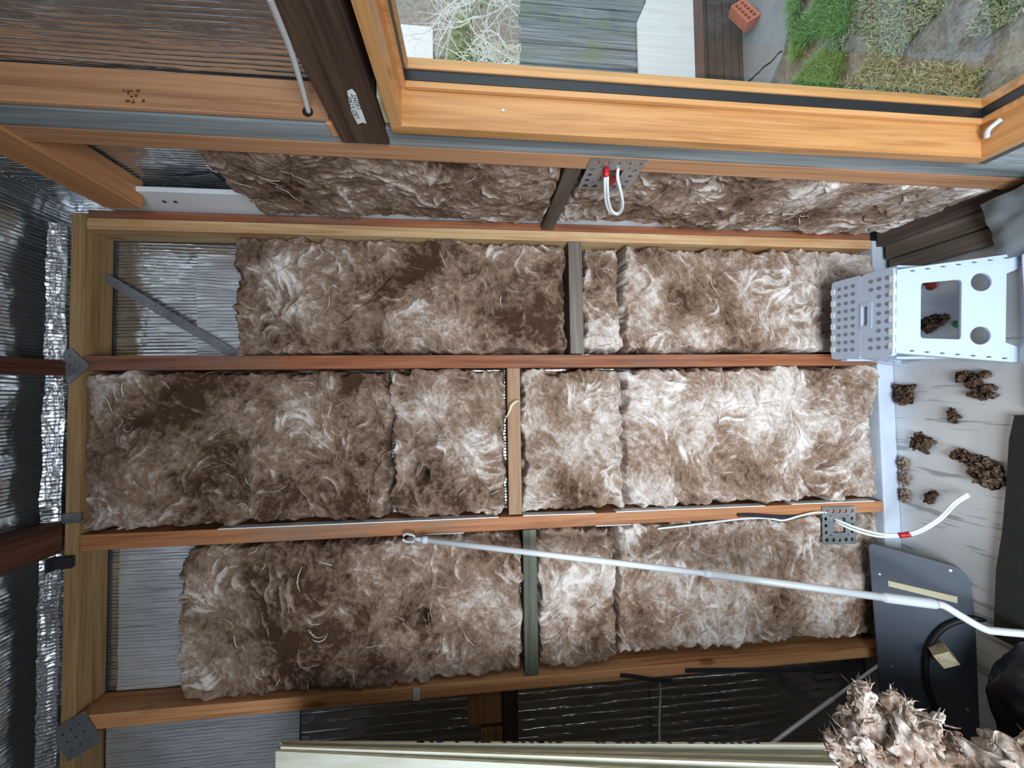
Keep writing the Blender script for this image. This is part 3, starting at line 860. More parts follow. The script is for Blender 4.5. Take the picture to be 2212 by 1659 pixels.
lc = thing('cable_bundle', on(1800, 1120, 1, -.01), 'pair of white cables with red tape curving from the lower plate to the floor', 'cable')
path = [((1798, 1116), .02), ((1806, 1122), -.012), ((1850, 1140), -.05), ((1900, 1153), -.075), ((1945, 1154), -.10), ((1985, 1145), -.13), ((2030, 1117), -.16), ((2060, 1086), -.185), ((2090, 1066), -.20)]
pts = [on(u, v, 1, y) for (u, v), y in path]
pp = smooth_path(pts, 8)
MB().tube(pp, .0042, 10).build('cable', M['cable_white'], lc, True)
pp2 = []
for i, p_ in enumerate(pp):
    sp_ = math.sin(math.pi * min(1, i / (len(pp) * .45))) if i < len(pp) * .45 else 0
    pp2.append(p_ + Vector((-.0055 - .006 * sp_, -.003, -.001)))
MB().tube(pp2, .0038, 10).build('cable', M['cable_white'], lc, True)
i0 = 31
MB().tube([(a + b) / 2 for a, b in zip(pp[i0:i0 + 6], pp2[i0:i0 + 6])], .0085, 12).build('tape_band', M['red_tape'], lc, True)

pts = [on(1788, 1107, 1, .0), on(1760, 1107, 1, -.006), on(1725, 1115, 1, -.010), on(1690, 1124, 1, -.012), on(1655, 1119, 1, -.004), on(1600, 1121, 1, .002), on(1500, 1133, 1, .006), on(1420, 1142, 1, .01)]
props(MB().tube(smooth_path(pts), .0036, 8).build('power_cable', M['cable_white'], smooth=True), 'thin white cable running up the orange stud from lower plate', 'cable')
pts = [on(578, -12, 0, .50), on(600, 40, 0, .515), on(628, 110, 0, .535), on(650, 180, 0, .55), on(667, 243, 1, -.459)]
pts[-1] = on(667, 243, 1, -.455)
props(MB().tube(smooth_path(pts), .0048, 10).build('power_cable', M['cable_white'], smooth=True), 'white cable dropping into a hole in the stamped trimmer stud', 'cable')
pts = [on(1425, 1466, 1, .02), on(1426, 1500, 1, .05), on(1424, 1560, 1, .055), on(1425, 1625, 1, .06)]
props(MB().tube(smooth_path(pts), .0040, 10).build('power_cable', M['cable_white'], smooth=True), 'white cable crossing the bare foil bay below the short foam strip', 'cable')


def foam(label, a, b, wdt, y):
    p0, p1 = on(*a, 1, y), on(*b, 1, y); d = (p1 - p0); L = d.length; d.normalize()
    n = Vector((d.z, 0, -d.x)) * wdt / 2
    pts_ = [p0.lerp(p1, t) + Vector((.0015 * math.sin(7 * t), -.0015 - .002 * math.sin(math.pi * t), 0)) for t in np.linspace(0, 1, 9)]
    mb_ = MB()
    for i in range(8):
        u0, u1 = pts_[i], pts_[i + 1]
        vs = [u0 - n, u0 + n, u1 + n, u1 - n]; vs += [v + Vector((0, -.004, 0)) for v in vs]
        mb_.add(vs, [(0, 1, 2, 3), (4, 7, 6, 5), (0, 4, 5, 1), (1, 5, 6, 2), (2, 6, 7, 3), (3, 7, 4, 0)])
    return props(mb_.build('foam_strip', M['black_foam']), label, 'strip', 'black foam strips stuck on studs')


foam('black foam strip along the orange stud above the lower plate', (1592, 1112), (1722, 1116), .011, -.002)
foam('short black foam strip on the amber stud where white cable starts', (1340, 1457), (1450, 1469), .011, -.002)
foam('long thin black foam strip along the lower end of amber stud', (1480, 1447), (1812, 1443), .011, -.002)

# small tag wrapped over the amber stud
yt = -.0016
tg = [on(u, v, 1, yt) for u, v in ((892, 1487), (906, 1486), (907, 1512), (893, 1513))]
O0 = (tg[0] + tg[2]) / 2
ex_, ey_ = Vector((1, 0, 0)), Vector((0, 0, 1))
lab = cutout('tape_label', [((t - O0).dot(ex_), (t - O0).dot(ey_)) for t in tg], [], .0008, O0, ex_, ey_, M['label_white'])
props(lab, 'small white tape tag with handwriting wrapped round the amber stud', 'label')
t0 = on(892, 1487, 1, yt); t1 = on(906, 1486, 1, yt)
mk('folded_end', [t0, t1, t1 + Vector((.004, .045, 0)), t0 + Vector((.004, .045, 0))], [(0, 1, 2, 3)], M['label_green'], lab)
lettering('handwriting', 'F c 1', .014, O0 + Vector((0, -.0004, 0)), ex_, ey_, M['ink'], lab)

# ------------------------------------------------------------------ step stool
ST = thing('step_stool', (.222, -.155, 0), 'white folding plastic step stool with grey dotted top, standing on the floor', 'stool')
H = .300
c_bk0, c_bk1 = on(1797, 608, 2, H), on(1797, 774, 2, H)
c_fr0, c_fr1 = on(1931, 580, 2, H), on(1928, 772, 2, H)
ctr = (c_bk0 + c_bk1 + c_fr0 + c_fr1) / 4
wx = ((c_fr0 - c_fr1) + (c_bk0 - c_bk1)) / 2; TW = wx.length; wx.normalize()
dy = Vector((wx.y, -wx.x, 0)) if False else Vector((0, 0, 1)).cross(wx)      # towards the wall
TD = abs(((c_bk0 + c_bk1) / 2 - (c_fr0 + c_fr1) / 2).dot(dy))
UZ = Vector((0, 0, 1))


def L2(a, b, c=0.0): return ctr + wx * a + dy * b + UZ * (c - H)   # stool frame -> room, c = height above floor


hw, hd = TW / 2, TD / 2
seam = -.004
TT = .013
# handle slot in the front half, bounded by a raised tongue
slot = round_poly([(-.030, .002), (.030, .002), (.030, .018), (.022, .0165), (.014, .018), (.006, .0165), (-.002, .018), (-.010, .0165), (-.018, .018), (-.024, .0165), (-.030, .018)][::-1], .003, 3)
slot = [(x, y - .024) for x, y in slot]
fh = round_poly([(-hw, -hd), (hw, -hd), (hw, seam - .001), (-hw, seam - .001)], .014, 6)
fh = [(-hw, seam - .001)] + [p_ for p_ in round_poly([(-hw, -hd), (hw, -hd)] + [(hw, seam - .001)], .0001, 1)] if False else fh
TOPF = cutout('step_top', fh, [slot], TT, L2(0, 0, H - TT), wx, dy, M['white_plastic'], ST, bevel=.0012)
bh = round_poly([(-hw, seam + .001), (hw, seam + .001), (hw, hd), (-hw, hd)], .012, 6)
TOPB = cutout('step_top', bh, [], TT, L2(0, 0, H - TT), wx, dy, M['white_plastic'], ST, bevel=.0012)
# finger joint hinge teeth along the seam and a rim round the handle
for i in range(9):
    a = -hw + .012 + i * .012
    for sgn in (1, -1):
        if a < -.045:
            MB().obox(L2(sgn * a, seam + (.004 if i % 2 else -.004), H - .004), wx * .0052, dy * .005, UZ * .0046).build('hinge_tooth', M['white_plastic'], TOPF if i % 2 == 0 else TOPB, bevel=.0006)
rim = [(-.041, -.036), (.041, -.036), (.041, .0), (-.041, .0)]
cutout('handle_rim', round_poly(rim, .006), [[(x * 1.06, (y + .014) * 1.14 - .014) for x, y in slot]], .002, L2(0, 0, H), wx, dy, M['white_plastic'], ST, bevel=.0004)
# grey grip dots
dl = []
for r_ in range(3):
    for i in range(9):
        dl.append((-.1 + .025 * i, .022 + r_ * .0235))
        if r_ < 2: dl.append((-.1 + .025 * i, -.082 + r_ * .0235))
    for i in (0, 1, 7, 8):
        if r_ == 2: dl.append((-.1 + .025 * i, -.082 + r_ * .0235))
sx = (TW - .030) / .225
for (a, b) in dl:
    vs = [L2(a * sx + .0060 * math.cos(t), b * .96 + .0060 * math.sin(t), H + .0020) for t in np.linspace(0, 2 * math.pi, 17)[:-1]]
    mk('grip_dot', vs, [tuple(range(16))], M['grey_dot'], TOPF if b < 0 else TOPB)
# hinge knuckles at both long edges
for (bb, sg) in ((-hd + .004, -1), (hd - .004, 1)):
    for i in range(6):
        a = -.095 * sx + i * .038 * sx
        MB().obox(L2(a, bb, H - .003), wx * .0095, dy * .0075, UZ * .0056).build('hinge_knuckle', M['hinge'], TOPF if sg < 0 else TOPB, bevel=.002)

# leg panels: hinged at the top edges, splayed towards the feet
BW = .303


def leg_panel(sgn):
    ptop = L2(0, sgn * (hd - .004), H - .008); pbot = L2(0, sgn * (hd + (.064 if sgn < 0 else .030)), 0)
    up = (ptop - pbot); PH = up.length; up.normalize()
    ex = wx * (-sgn) * -1
    def half(t): return BW / 2 + (TW * .46 - BW / 2) * t      # half width at height fraction t
    outer = [(-half(0), 0), (-half(0) + .042, 0), (-half(0) + .055, .030), (half(0) - .055, .030), (half(0) - .042, 0), (half(0), 0), (half(1), PH), (-half(1), PH)]
    win_ = round_poly([(-.086, PH * .455), (.086, PH * .455), (.080, PH * .80), (-.080, PH * .80)], .011, 5)
    hol = [win_, circ(-.075, PH * .30, .0265, 24), circ(.075, PH * .30, .0265, 24)]
    for i in range(7):
        t = .10 + i * .128; x = half(t) - .0085
        for s_ in (-1, 1): hol.append(circ(s_ * x, t * PH, .0034, 8, .009))
    o = cutout('leg_panel', outer, hol, .008, pbot - dy * (0 if sgn < 0 else -.0), wx if sgn < 0 else -wx, up, M['white_plastic'], ST, bevel=.0012)
    # stiffening flanges down both sides of the panel
    n_ = wx.cross(up).normalized()
    for s_ in (-1, 1):
        a0_ = pbot + wx * s_ * (half(0) - .021); a1_ = ptop + wx * s_ * (half(1) - .019)
        mid_ = (a0_ + a1_) / 2; hv = (a1_ - a0_) / 2
        MB().obox(mid_ + dy * sgn * .006, wx * .0022, dy * .004, hv).build('panel_rib', M['white_plastic'], o, bevel=.0008)
        a0_ = pbot + wx * s_ * half(0); a1_ = ptop + wx * s_ * half(1)
        MB().obox((a0_ + a1_) / 2 + dy * (-sgn) * .006, wx * .0016, dy * .012, (a1_ - a0_) / 2).build('side_flange', M['white_plastic'], o, bevel=.0008)
    return o


leg_panel(-1); leg_panel(1)
# folding side panels, bent inwards at mid height
for s_ in (-1, 1):
    t0, t1 = L2(s_ * (hw - .010), -hd * .55, H - .014), L2(s_ * (hw - .010), hd * .55, H - .014)
    m0, m1 = L2(s_ * (hw + .006), -hd * .75, H * .55), L2(s_ * (hw + .006), hd * .75, H * .55)
    for (q0, q1, q2, q3) in ((t0, t1, m1, m0),):
        n_ = wx * .003
        o = mk('side_panel', [q0 - n_, q1 - n_, q2 - n_, q3 - n_, q0 + n_, q1 + n_, q2 + n_, q3 + n_], [(0, 1, 2, 3), (4, 7, 6, 5), (0, 4, 5, 1), (1, 5, 6, 2), (2, 6, 7, 3), (3, 7, 4, 0)], M['white_plastic'], ST, bevel=.001)
    for b in (-1, 1):
        MB().obox(L2(s_ * (hw + .004), b * (hd - .02), H * .62), wx * .004, dy * .012, UZ * H * .3).build('side_flap', M['white_plastic'], ST, bevel=.003)

# ------------------------------------------------------------------ slate panel with tape, cable and offcut
T1, T2 = Vector((-.520, -.045, .165)), Vector((-1.02, -.045, .160))
Bq = Vector((-.565, -.185, .006))
nP = (T2 - T1).cross(Bq - T1).normalized()
if nP.y > 0: nP = -nP
uvq = [(1876, 1172), (2072, 1226), (2094, 1250), (2142, 1615), (1912, 1615)]
cs_ = [on_plane(u, v, T1, nP) for u, v in uvq]
exP = (T2 - T1).normalized(); eyP = nP.cross(exP)
out2 = [((p_ - T1).dot(exP), (p_ - T1).dot(eyP)) for p_ in cs_]
out2 = round_poly(out2, .018, 5)
SP = thing('slate_panel', T1, 'dark slate grey board with rounded corners leaning low against the wall', 'board')
cutout('board', out2, [], .004, T1 - nP * .004, exP, eyP, M['slate'], SP, bevel=.0006)
cutout('board_core', out2, [], .014, T1 - nP * .018, exP, eyP, M['slate_edge'], SP)
for u, v in ((1900, 1240), (1926, 1440), (2090, 1533), (2053, 1232)):
    c = on_plane(u, v, T1, nP)
    MB().tube([c - nP * .001, c + nP * .0022], [.0055, .0035], 12).build('screw', M['screw'], SP)
st = [on_plane(u, v, T1 + nP * .0006, nP) for u, v in ((1918, 1254), (2068, 1289), (2068, 1303), (1919, 1266))]
mk('tape_strip', st + [p_ + nP * .0012 for p_ in st], [(0, 1, 2, 3), (4, 7, 6, 5), (0, 4, 5, 1), (1, 5, 6, 2), (2, 6, 7, 3), (3, 7, 4, 0)], M['tape'], SP)
c = on_plane(2037, 1414, T1 + nP * .031, nP)
ob = MB().obox(c, (exP * .8 + eyP * .6).normalized() * .019, (eyP * .8 - exP * .6).normalized() * .021, nP * .030)
props(ob.build('timber_offcut', M['block'], bevel=.0012), 'pale square timber offcut resting on the slate panel', 'block')
pts = [on_plane(u, v, T1 + nP * .008, nP) for u, v in ((2120, 1338), (2085, 1338), (2040, 1355), (2010, 1390), (2000, 1430), (2003, 1480), (2020, 1530), (2045, 1580), (2068, 1620))]
pts = [on(2225, 1372, 1, -.33)] + [on(2170, 1345, 1, -.25)] + pts
props(MB().tube(smooth_path(pts), .0078, 10).build('extension_lead', M['cable_black'], smooth=True), 'thick black cord curving over the slate panel', 'cord')

# ------------------------------------------------------------------ aluminium pole
PO = thing('extension_pole', on(2160, 1364, 1, -.31), 'white aluminium extension pole leaning across the wool to the orange stud', 'pole')
q0, q1, q2, q3 = on(915, 1166, 1, -.03), on(1535, 1240, 1, -.145), on(1905, 1290, 1, -.225), on(2022, 1305, 1, -.25)
MB().tube([q0, q1], .0088, 14).build('pole_tube', M['alu'], PO, True)
MB().tube([q1, q2.lerp(q3, .2)], .0105, 14).build('pole_tube', M['alu'], PO, True)
d_ = (q1 - q0).normalized()
MB().tube([q1 - d_ * .022, q1 + d_ * .004], .0116, 14).build('pole_collar', M['alu_grip'], PO, True)
MB().tube([q0 - d_ * .006, q0 + d_ * .012], .0112, 14).build('pole_collar', M['alu_grip'], PO, True)
tip = MB(); MBt = q0 - d_ * .02
tip.tube([q0, q0 - d_ * .030], .0066, 10)
sd_ = d_.cross(Vector((0, 1, 0))).normalized()
for s_ in (-1, 1):
    tip.tube(smooth_path([q0 - d_ * .026, q0 - d_ * .034 + sd_ * s_ * .010, q0 - d_ * .056 + sd_ * s_ * .011, q0 - d_ * .064 + sd_ * s_ * .004], 5), .0034, 8)
tip.build('pole_tip', M['alu_grip'], PO, True)
MB().tube([q2, q2.lerp(q3, .06), q2.lerp(q3, .94), q3], [.0115, .0135, .0135, .0118], 14).build('pole_grip', M['alu_grip'], PO, True)
pts = smooth_path([q3, on(2040, 1309, 1, -.254), on(2075, 1330, 1, -.268), on(2125, 1358, 1, -.285), on(2160, 1364, 1, -.295), on(2230, 1370, 1, -.325)], 8)
MB().tube(pts, .0098, 14).build('bent_handle', M['alu'], PO, True)

q0, q1 = on(1899, 1436, 1, -.035), on(1672, 1603, 1, -.05)
RD = thing('thin_rod', q0, 'thin white metal rod slanting from the slate panel towards the plywood', 'rod')
q2 = q1 + (q1 - q0) * .35
MB().tube([q0, q0.lerp(q1, .45)], .0045, 10).build('rod_tube', M['alu'], RD, True)
MB().tube([q0.lerp(q1, .45), q2], .0058, 10).build('rod_tube', M['alu'], RD, True)

# ------------------------------------------------------------------ plywood stack
XP = -.80
far_t, far_b = on(607, 1600, 0, XP), on(1790, 1604, 0, XP)
near_t, near_b = on(605, 1622, 0, XP), on(1150, 1659, 0, XP)


def line_yz(p_, q_): sl = (q_.y - p_.y) / (q_.z - p_.z); return lambda z: p_.y + sl * (z - p_.z)


fy, ny = line_yz(far_t, far_b), line_yz(near_t, near_b)
ZT = far_t.z
NS = 4
names_ = ['rearmost plywood sheet with black stamped print on its edge', 'plywood sheet second from the back of the leaning stack',
          'plywood sheet second from the front of leaning stack', 'front plywood sheet of the leaning stack with its pale face showing']
for i in range(NS):
    f0 = i / NS; f1 = (i + .86) / NS
    def yy(f, z): return fy(z) + (ny(z) - fy(z)) * f
    zt = ZT - .004 * ((i * 7) % 3); xo = XP + (.0, -.004, .003, -.002, .002, -.003)[i]
    # thickness stays that of one sheet; the sheets fan apart towards the floor
    th_t = (ny(zt) - fy(zt)) / NS * .9
    v_ = []
    for (z, yb) in ((.0, yy(f0, .0)), (zt, yy(f0, zt))):
        for y in (yb, yb + min(th_t, -.0) if True else yb):
            for x in (xo - 1.1, xo): v_.append((x, y, z))
    o = mk('plywood_sheet', v_, [(0, 1, 3, 2), (4, 6, 7, 5), (0, 4, 5, 1), (2, 3, 7, 6), (0, 2, 6, 4), (1, 5, 7, 3)], M['ply'], None, bevel=0)
    o.data.materials.append(M['ply_edge'])
    for pg in o.data.polygons:
        if abs(pg.normal.x) > .8 or abs(pg.normal.z) > .8: pg.material_index = 1
    props(o, names_[i], 'plywood', 'leaning plywood sheets')
    if i == 0:
        st_ = MB(); n0 = Vector((xo + .0006, 0, 0))
        marks = [897, 905, 925, 940, 980, 1022, 1035, 1048, 1082, 1102, 1122, 1140, 1157, 1163, 1180, 1196, 1282, 1294, 1324, 1345, 1358, 1377, 1402, 1436, 1480, 1516, 1536, 1549, 1570, 1587, 1604, 1625]
        for j, u in enumerate(marks):
            a = on(u, 1600, 0, xo + .0008); wd = .008 + .006 * ((j * 5) % 3 == 0)
            y0_ = fy(a.z); y1_ = fy(a.z) + th_t
            st_.add([(a.x, y0_, a.z), (a.x, y0_, a.z - wd), (a.x, y1_, a.z - wd - .007), (a.x, y1_, a.z - .007)], [(0, 1, 2, 3)])
        st_.build('stamped_print', M['ink'], o)


# ------------------------------------------------------------------ loose wool
def lobes(parts, seed, sub, warp):
    """soft torn wool: elongated lobes (centre, half axis, radius) with folds; returns verts, faces, fibre tone"""
    bm = bmesh.new(); bmesh.ops.create_icosphere(bm, subdivisions=sub, radius=1.0)
    base = [v.co.normalized() for v in bm.verts]; tri = [[v.index for v in f.verts] for f in bm.faces]; bm.free()
    V = []; F = []; C = []
    for li, (c, ax, rad) in enumerate(parts):
        c = Vector(c); ax = Vector(ax); L = ax.length; d = ax.normalized()
        e1 = d.orthogonal().normalized(); e2 = d.cross(e1); o = len(V); sd = Vector((seed * 1.7 + li * 5.1, seed * .3, li * 2.9))
        for n in base:
            a, b1, b2 = n.x, n.y, n.z
            tap = 1 - .55 * max(0, a) ** 1.5                                  # thinner towards the torn tip
            q = d * (a * L) + (e1 * b1 + e2 * b2) * (rad * tap)
            fs = min(5.0, .04 / rad)
            w = mnoise.noise_vector((c + q) * 26 * fs + sd) * rad * warp + mnoise.noise_vector((c + q) * 75 * fs + sd) * rad * warp * .5 + mnoise.noise_vector((c + q) * 190 * fs + sd) * rad * warp * .16
            fold = 1 - abs(mnoise.noise(Vector((q.dot(e1) * 70, q.dot(e2) * 70, q.dot(d) * 16)) + sd))
            q = q + w + (e1 * b1 + e2 * b2) * rad * (.35 * fold - .25)
            V.append(c + q)
            st = mnoise.noise(Vector((q.dot(e1) * 120, q.dot(e2) * 120, q.dot(d) * 22)) * fs ** .5 + sd)
            C.append(.50 + .22 * st + .20 * mnoise.noise((c + q) * 24 + sd) + .12 * max(0, a))
        F += [[i + o for i in t] for t in tri]
    return V, F, C


def wool_heap(name, label, parts, seed, sub=5, warp=.5, wisps=0, mat='wool', group=None, cat='insulation', wl=.02, flat=None):
    rr = random.Random(seed)
    V, F, C = lobes(parts, seed, sub, warp)
    if flat is not None: V = [Vector((v.x, v.y, flat + max(0, (v.z - flat)))) for v in V]
    A = np.array([tuple(v) for v in V]); org = Vector((float(A[:, 0].mean()), float(A[:, 1].mean()), float(A[:, 2].min())))
    o = props(npmesh(name, A, np.array(F), np.array(C), M[mat], None, org), label, cat, group)
    if wisps:
        V2 = []; F2 = []; C2 = []
        for i in range(wisps):
            c, ax, rad = parts[rr.randrange(len(parts))]; c = Vector(c); ax = Vector(ax); d = ax.normalized()
            n = Vector((rr.gauss(0, 1), rr.gauss(0, 1), rr.gauss(0, 1))).normalized(); t0_ = rr.uniform(-.6, 1.0)
            p_ = c + ax * t0_ + (n - d * n.dot(d)) * rad * .8 * (1 - .5 * max(0, t0_))
            dd = (d * rr.uniform(.4, 1.2) + n * .6).normalized(); L = wl * rr.uniform(.6, 1.8); wd = rr.uniform(.0006, .0024); cc = rr.uniform(.4, .75)
            sdv = dd.cross(Vector((rr.gauss(0, 1), rr.gauss(0, 1), rr.gauss(0, 1)))).normalized(); st = len(V2); N = 8
            for s_ in range(N + 1):
                f = s_ / N
                ww = wd * (1 - f) ** .6 * (1 + .6 * mnoise.noise(Vector((i * 1.3, f * 7, 0)))); V2 += [p_ - sdv * ww, p_ + sdv * ww]; C2 += [cc, cc]
                dd = (dd + mnoise.noise_vector(p_ * 45 + Vector((i, 0, 0))) * .5).normalized(); p_ = p_ + dd * L / N
                if s_: F2.append((st + 2 * s_ - 2, st + 2 * s_ - 1, st + 2 * s_ + 1, st + 2 * s_))
        f_ = npmesh('loose_fibres', np.array([tuple(v) for v in V2]), np.array(F2), np.array(C2), M[mat], o, org); f_['kind'] = 'stuff'
    return o


BY = -.62
def tongue(u0, v0, u1, v1, rad, y=BY):
    a, b = on(u0, v0, 1, y), on(u1, v1, 1, y); return ((a + b) / 2, (b - a) / 2 * 1.1, rad)


wool_heap('wool_tuft', 'torn ragged clump of wool in front of the plywood edges', [
    tongue(1960, 1680, 1880, 1540, .052), tongue(1880, 1640, 1850, 1500, .026), tongue(1850, 1540, 1868, 1474, .014), tongue(1880, 1600, 1812, 1548, .020),
    tongue(1890, 1680, 1796, 1600, .026, BY - .02), tongue(1920, 1600, 1940, 1506, .022), tongue(1925, 1570, 1968, 1524, .014), tongue(1960, 1640, 2024, 1546, .022),
    tongue(1900, 1690, 1840, 1590, .030, BY - .035), tongue(1990, 1700, 1950, 1570, .032, BY - .04)], 5, sub=6, warp=.5, wisps=520, wl=.014)
wool_heap('wool_tuft', 'pale torn wool heap lying to the floor side of the ragged clump', [
    tongue(2010, 1690, 2090, 1630, .034), tongue(2060, 1700, 2160, 1640, .046, BY - .01), tongue(2240, 1700, 2150, 1620, .040), tongue(2190, 1680, 2240, 1600, .040), tongue(2110, 1690, 2075, 1612, .018)], 9, sub=6, warp=.45, wisps=200, wl=.012)

# brown scraps on the floor
sl = [((2105, 818), (.040, .022), 'brown wool scrap on the floor just beside the stool foot'), ((2128, 846), (.030, .020), 'brown wool scrap on the floor close beside the largest scrap'),
      ((2063, 897), (.016, .018), 'small brown wool scrap alone on the pale floor'), ((1998, 960), (.026, .026), 'greyish wool scrap on the floor near the bottom plate'),
      ((2085, 990), (.032, .022), 'brown wool scrap midway across the pale floor'), ((2135, 1022), (.034, .032), 'brown wool scrap on the floor beside the dark mat edge'),
      ((2112, 1000), (.026, .018), 'brown wool scrap between the midway scrap and mat scrap'), ((2012, 1076), (.017, .018), 'dark brown wool scrap on the floor beside the cable bundle'),
      ((1935, 850), (.022, .03), 'curled wool scrap against the bottom plate behind the stool'), ((2020, 690), (.026, .030), 'brown wool scrap seen through the stool leg opening')]
for i, ((u, v), (ra, rb), lb) in enumerate(sl):
    c = on(u, v, 2, .006)
    c.y = min(c.y, -.012 - ra)
    rs = random.Random(60 + i); ps = []
    for k_ in range(7 if ra > .02 else 5):
        a_ = rs.uniform(0, 6.28); off_ = Vector((math.cos(a_) * rb * .75, math.sin(a_) * ra * .75, 0)) * (k_ > 0); a_ = rs.uniform(0, 6.28)
        ps.append((c + off_, Vector((math.cos(a_), math.sin(a_), 0)) * rb * rs.uniform(.45, .8), rb * rs.uniform(.3, .55)))
    wool_heap('wool_scrap', lb, ps, 20 + i, sub=5, warp=1.0, wisps=0, mat='wool_brown', group='wool scraps on the floor', wl=.012, flat=.001)
# loose fluff along the bottom plate
for i, (u, v) in enumerate(((1932, 1000), (1934, 1030), (1935, 1065))):
    c = on(u, v, 2, .006)
    wool_heap('wool_scrap', ('tan fluff at the foot of the bottom plate, nearest the stool', 'tan fluff at the foot of the bottom plate, middle bit', 'tan fluff at the foot of the bottom plate, nearest the cable')[i],
              [((c.x, -.020, .006), (.026, .003, 0), .008), ((c.x + .012, -.028, .005), (.012, .006, 0), .007), ((c.x - .014, -.025, .005), (.012, -.006, 0), .006)], 40 + i, sub=4, warp=1.1, wisps=0, group='wool scraps on the floor', wl=.010, flat=.001)
c = on(2010, 612, 2, .004)
wool_heap('paper_scrap', 'red scrap on the floor seen through stool opening', [(c, (.022, .004, 0), .012), (c + Vector((.01, .012, 0)), (.01, .01, 0), .010)], 51, sub=4, warp=.4, mat='scrap_red', cat='scrap', flat=.001)
c = on(2066, 700, 2, .004)
wool_heap('plastic_scrap', 'small green plastic scrap on the floor seen through stool opening', [(c, (.013, .005, 0), .007)], 52, sub=4, warp=.4, mat='scrap_green', cat='scrap', flat=.001)

# strands hanging over timber
pts = [on(1092, 905, 1, -.012), on(1100, 890, 1, -.016), on(1106, 875, 1, -.018), on(1120, 866, 1, -.016), on(1138, 876, 1, -.012)]
pts = smooth_path(pts, 6); mb_ = MB()
for i in range(len(pts) - 1):
    a, b = pts[i], pts[i + 1]; wd = Vector((.002, 0, .0035)) * math.sin(math.pi * (i + 1) / (len(pts) + 1)); w2 = Vector((.002, 0, .0035)) * math.sin(math.pi * (i + 2) / (len(pts) + 1))
    mb_.add([a - wd, a + wd, b + w2, b - w2], [(0, 1, 2, 3)])
props(mb_.build('wool_strand', M['tape'], smooth=True), 'pale loose wool strand lying over the light brown noggin', 'strand')

# ------------------------------------------------------------------ floor clutter at the near edge
tagged(box('old_plank', (.470, -1.0, .002), (.519, -.015, .030), M['plank']), 'old grey plank lying along the foot of the window wall', 'plank')
tagged(box('old_plank', (.415, -1.0, .002), (.466, -.020, .022), M['plank']), 'thinner dark plank between the old grey plank and the stool', 'plank')
props(fgrid('plastic_sheet', lambda s, t: (.36 + .16 * s, -.30 - .30 * t, .034 + .13 * (s ** 1.5) * (.35 + .65 * t) + .012 * mnoise.noise(Vector((s * 5, t * 6, 2)))), 30, 30, M['grey_bag']), 'crumpled grey plastic sheet heaped on the planks beside the window wall', 'sheet')
tagged(box('white_board', (-.06, -.46, .001), (.45, -.338, .018), M['white_paint']), 'white board lying on the floor before the stool feet', 'board')
q = [on(2190, 897, 2, .02), on(2178, 950, 2, .02), on(2172, 1050, 2, .02), on(2163, 1150, 2, .02), on(2150, 1230, 2, .02)]
pl_ = [(p_.x, p_.y) for p_ in q] + [(-.72, -.24), (-.74, -.62), (-.05, -.62)]
cutout('floor_mat', [(x, y) for x, y in pl_], [], .016, (0, 0, .002), (1, 0, 0), (0, 1, 0), M['mat'])
props(bpy.context.scene.objects['floor_mat'], 'dark rubber mat edge on the floor beside the white board', 'mat')


def blob(name, label, cat, c, rad, seed, mat):
    bm = bmesh.new(); bmesh.ops.create_icosphere(bm, subdivisions=5, radius=1.0)
    vs = []
    for v in bm.verts:
        n = v.co.normalized(); f = 1 + .22 * mnoise.noise(n * 1.8 + Vector((seed, 0, 0))) + .07 * mnoise.noise(n * 5 + Vector((0, seed, 0)))
        z = max(n.z * f, -.75)
        vs.append((c[0] + n.x * f * rad[0], c[1] + n.y * f * rad[1], c[2] + z * rad[2]))
    fs = [[v.index for v in f.verts] for f in bm.faces]; bm.free()
    return props(mk(name, vs, fs, mat, smooth=True), label, cat)


blob('rubbish_bag', 'black plastic rubbish bag behind the bent pole handle', 'bag', (-.86, -.36, .052), (.17, .10, .065), 3.3, M['dark_bag'])
tagged(box('tan_board', (-1.02, -.50, .001), (-.86, -.475, .10), M['tan']), 'tan board standing beside the black bag in the corner', 'board')

# ------------------------------------------------------------------ the garden beyond the window
ZG = -.45
def gpt(s, t):
    x = .75 + 12 * s; y = -2.5 + 12 * t
    return (x, y, ZG + .02 * mnoise.noise(Vector((x * 2, y * 2, 0))) + .008 * mnoise.noise(Vector((x * 9, y * 9, 0))))


props(fgrid('garden_soil', gpt, 180, 200, M['soil']), 'bare dry garden soil outside the window', 'ground', kind='structure')
cp = [on(u, v, 2, ZG + .03) for u, v in ((1605, -40), (1560, 90), (1530, 230), (1640, 230), (1690, 120), (1725, -40))]
cutout('garden_path', [(p_.x, p_.y) for p_ in cp][::-1], [], .05, (0, 0, ZG - .02), (1, 0, 0), (0, 1, 0), M['concrete'])
props(bpy.context.scene.objects['garden_path'], 'cracked grey concrete slab outside beside the brick', 'path')
for i, (a, b) in enumerate((((1585, 60), (1575, 205)), ((1690, 110), (1590, 200)))):
    p0, p1 = on(*a, 2, ZG + .0312), on(*b, 2, ZG + .0312); n_ = (p1 - p0).cross(UZ).normalized() * .006
    mb_ = MB(); pr_ = [p0.lerp(p1, t) + n_ * 2.5 * mnoise.noise(Vector((t * 7, i, 0))) for t in np.linspace(0, 1, 14)]
    for j in range(13): mb_.add([pr_[j] - n_, pr_[j] + n_, pr_[j + 1] + n_, pr_[j + 1] - n_], [(0, 1, 2, 3)])
    mb_.build('crack', M['black'], bpy.context.scene.objects['garden_path'])


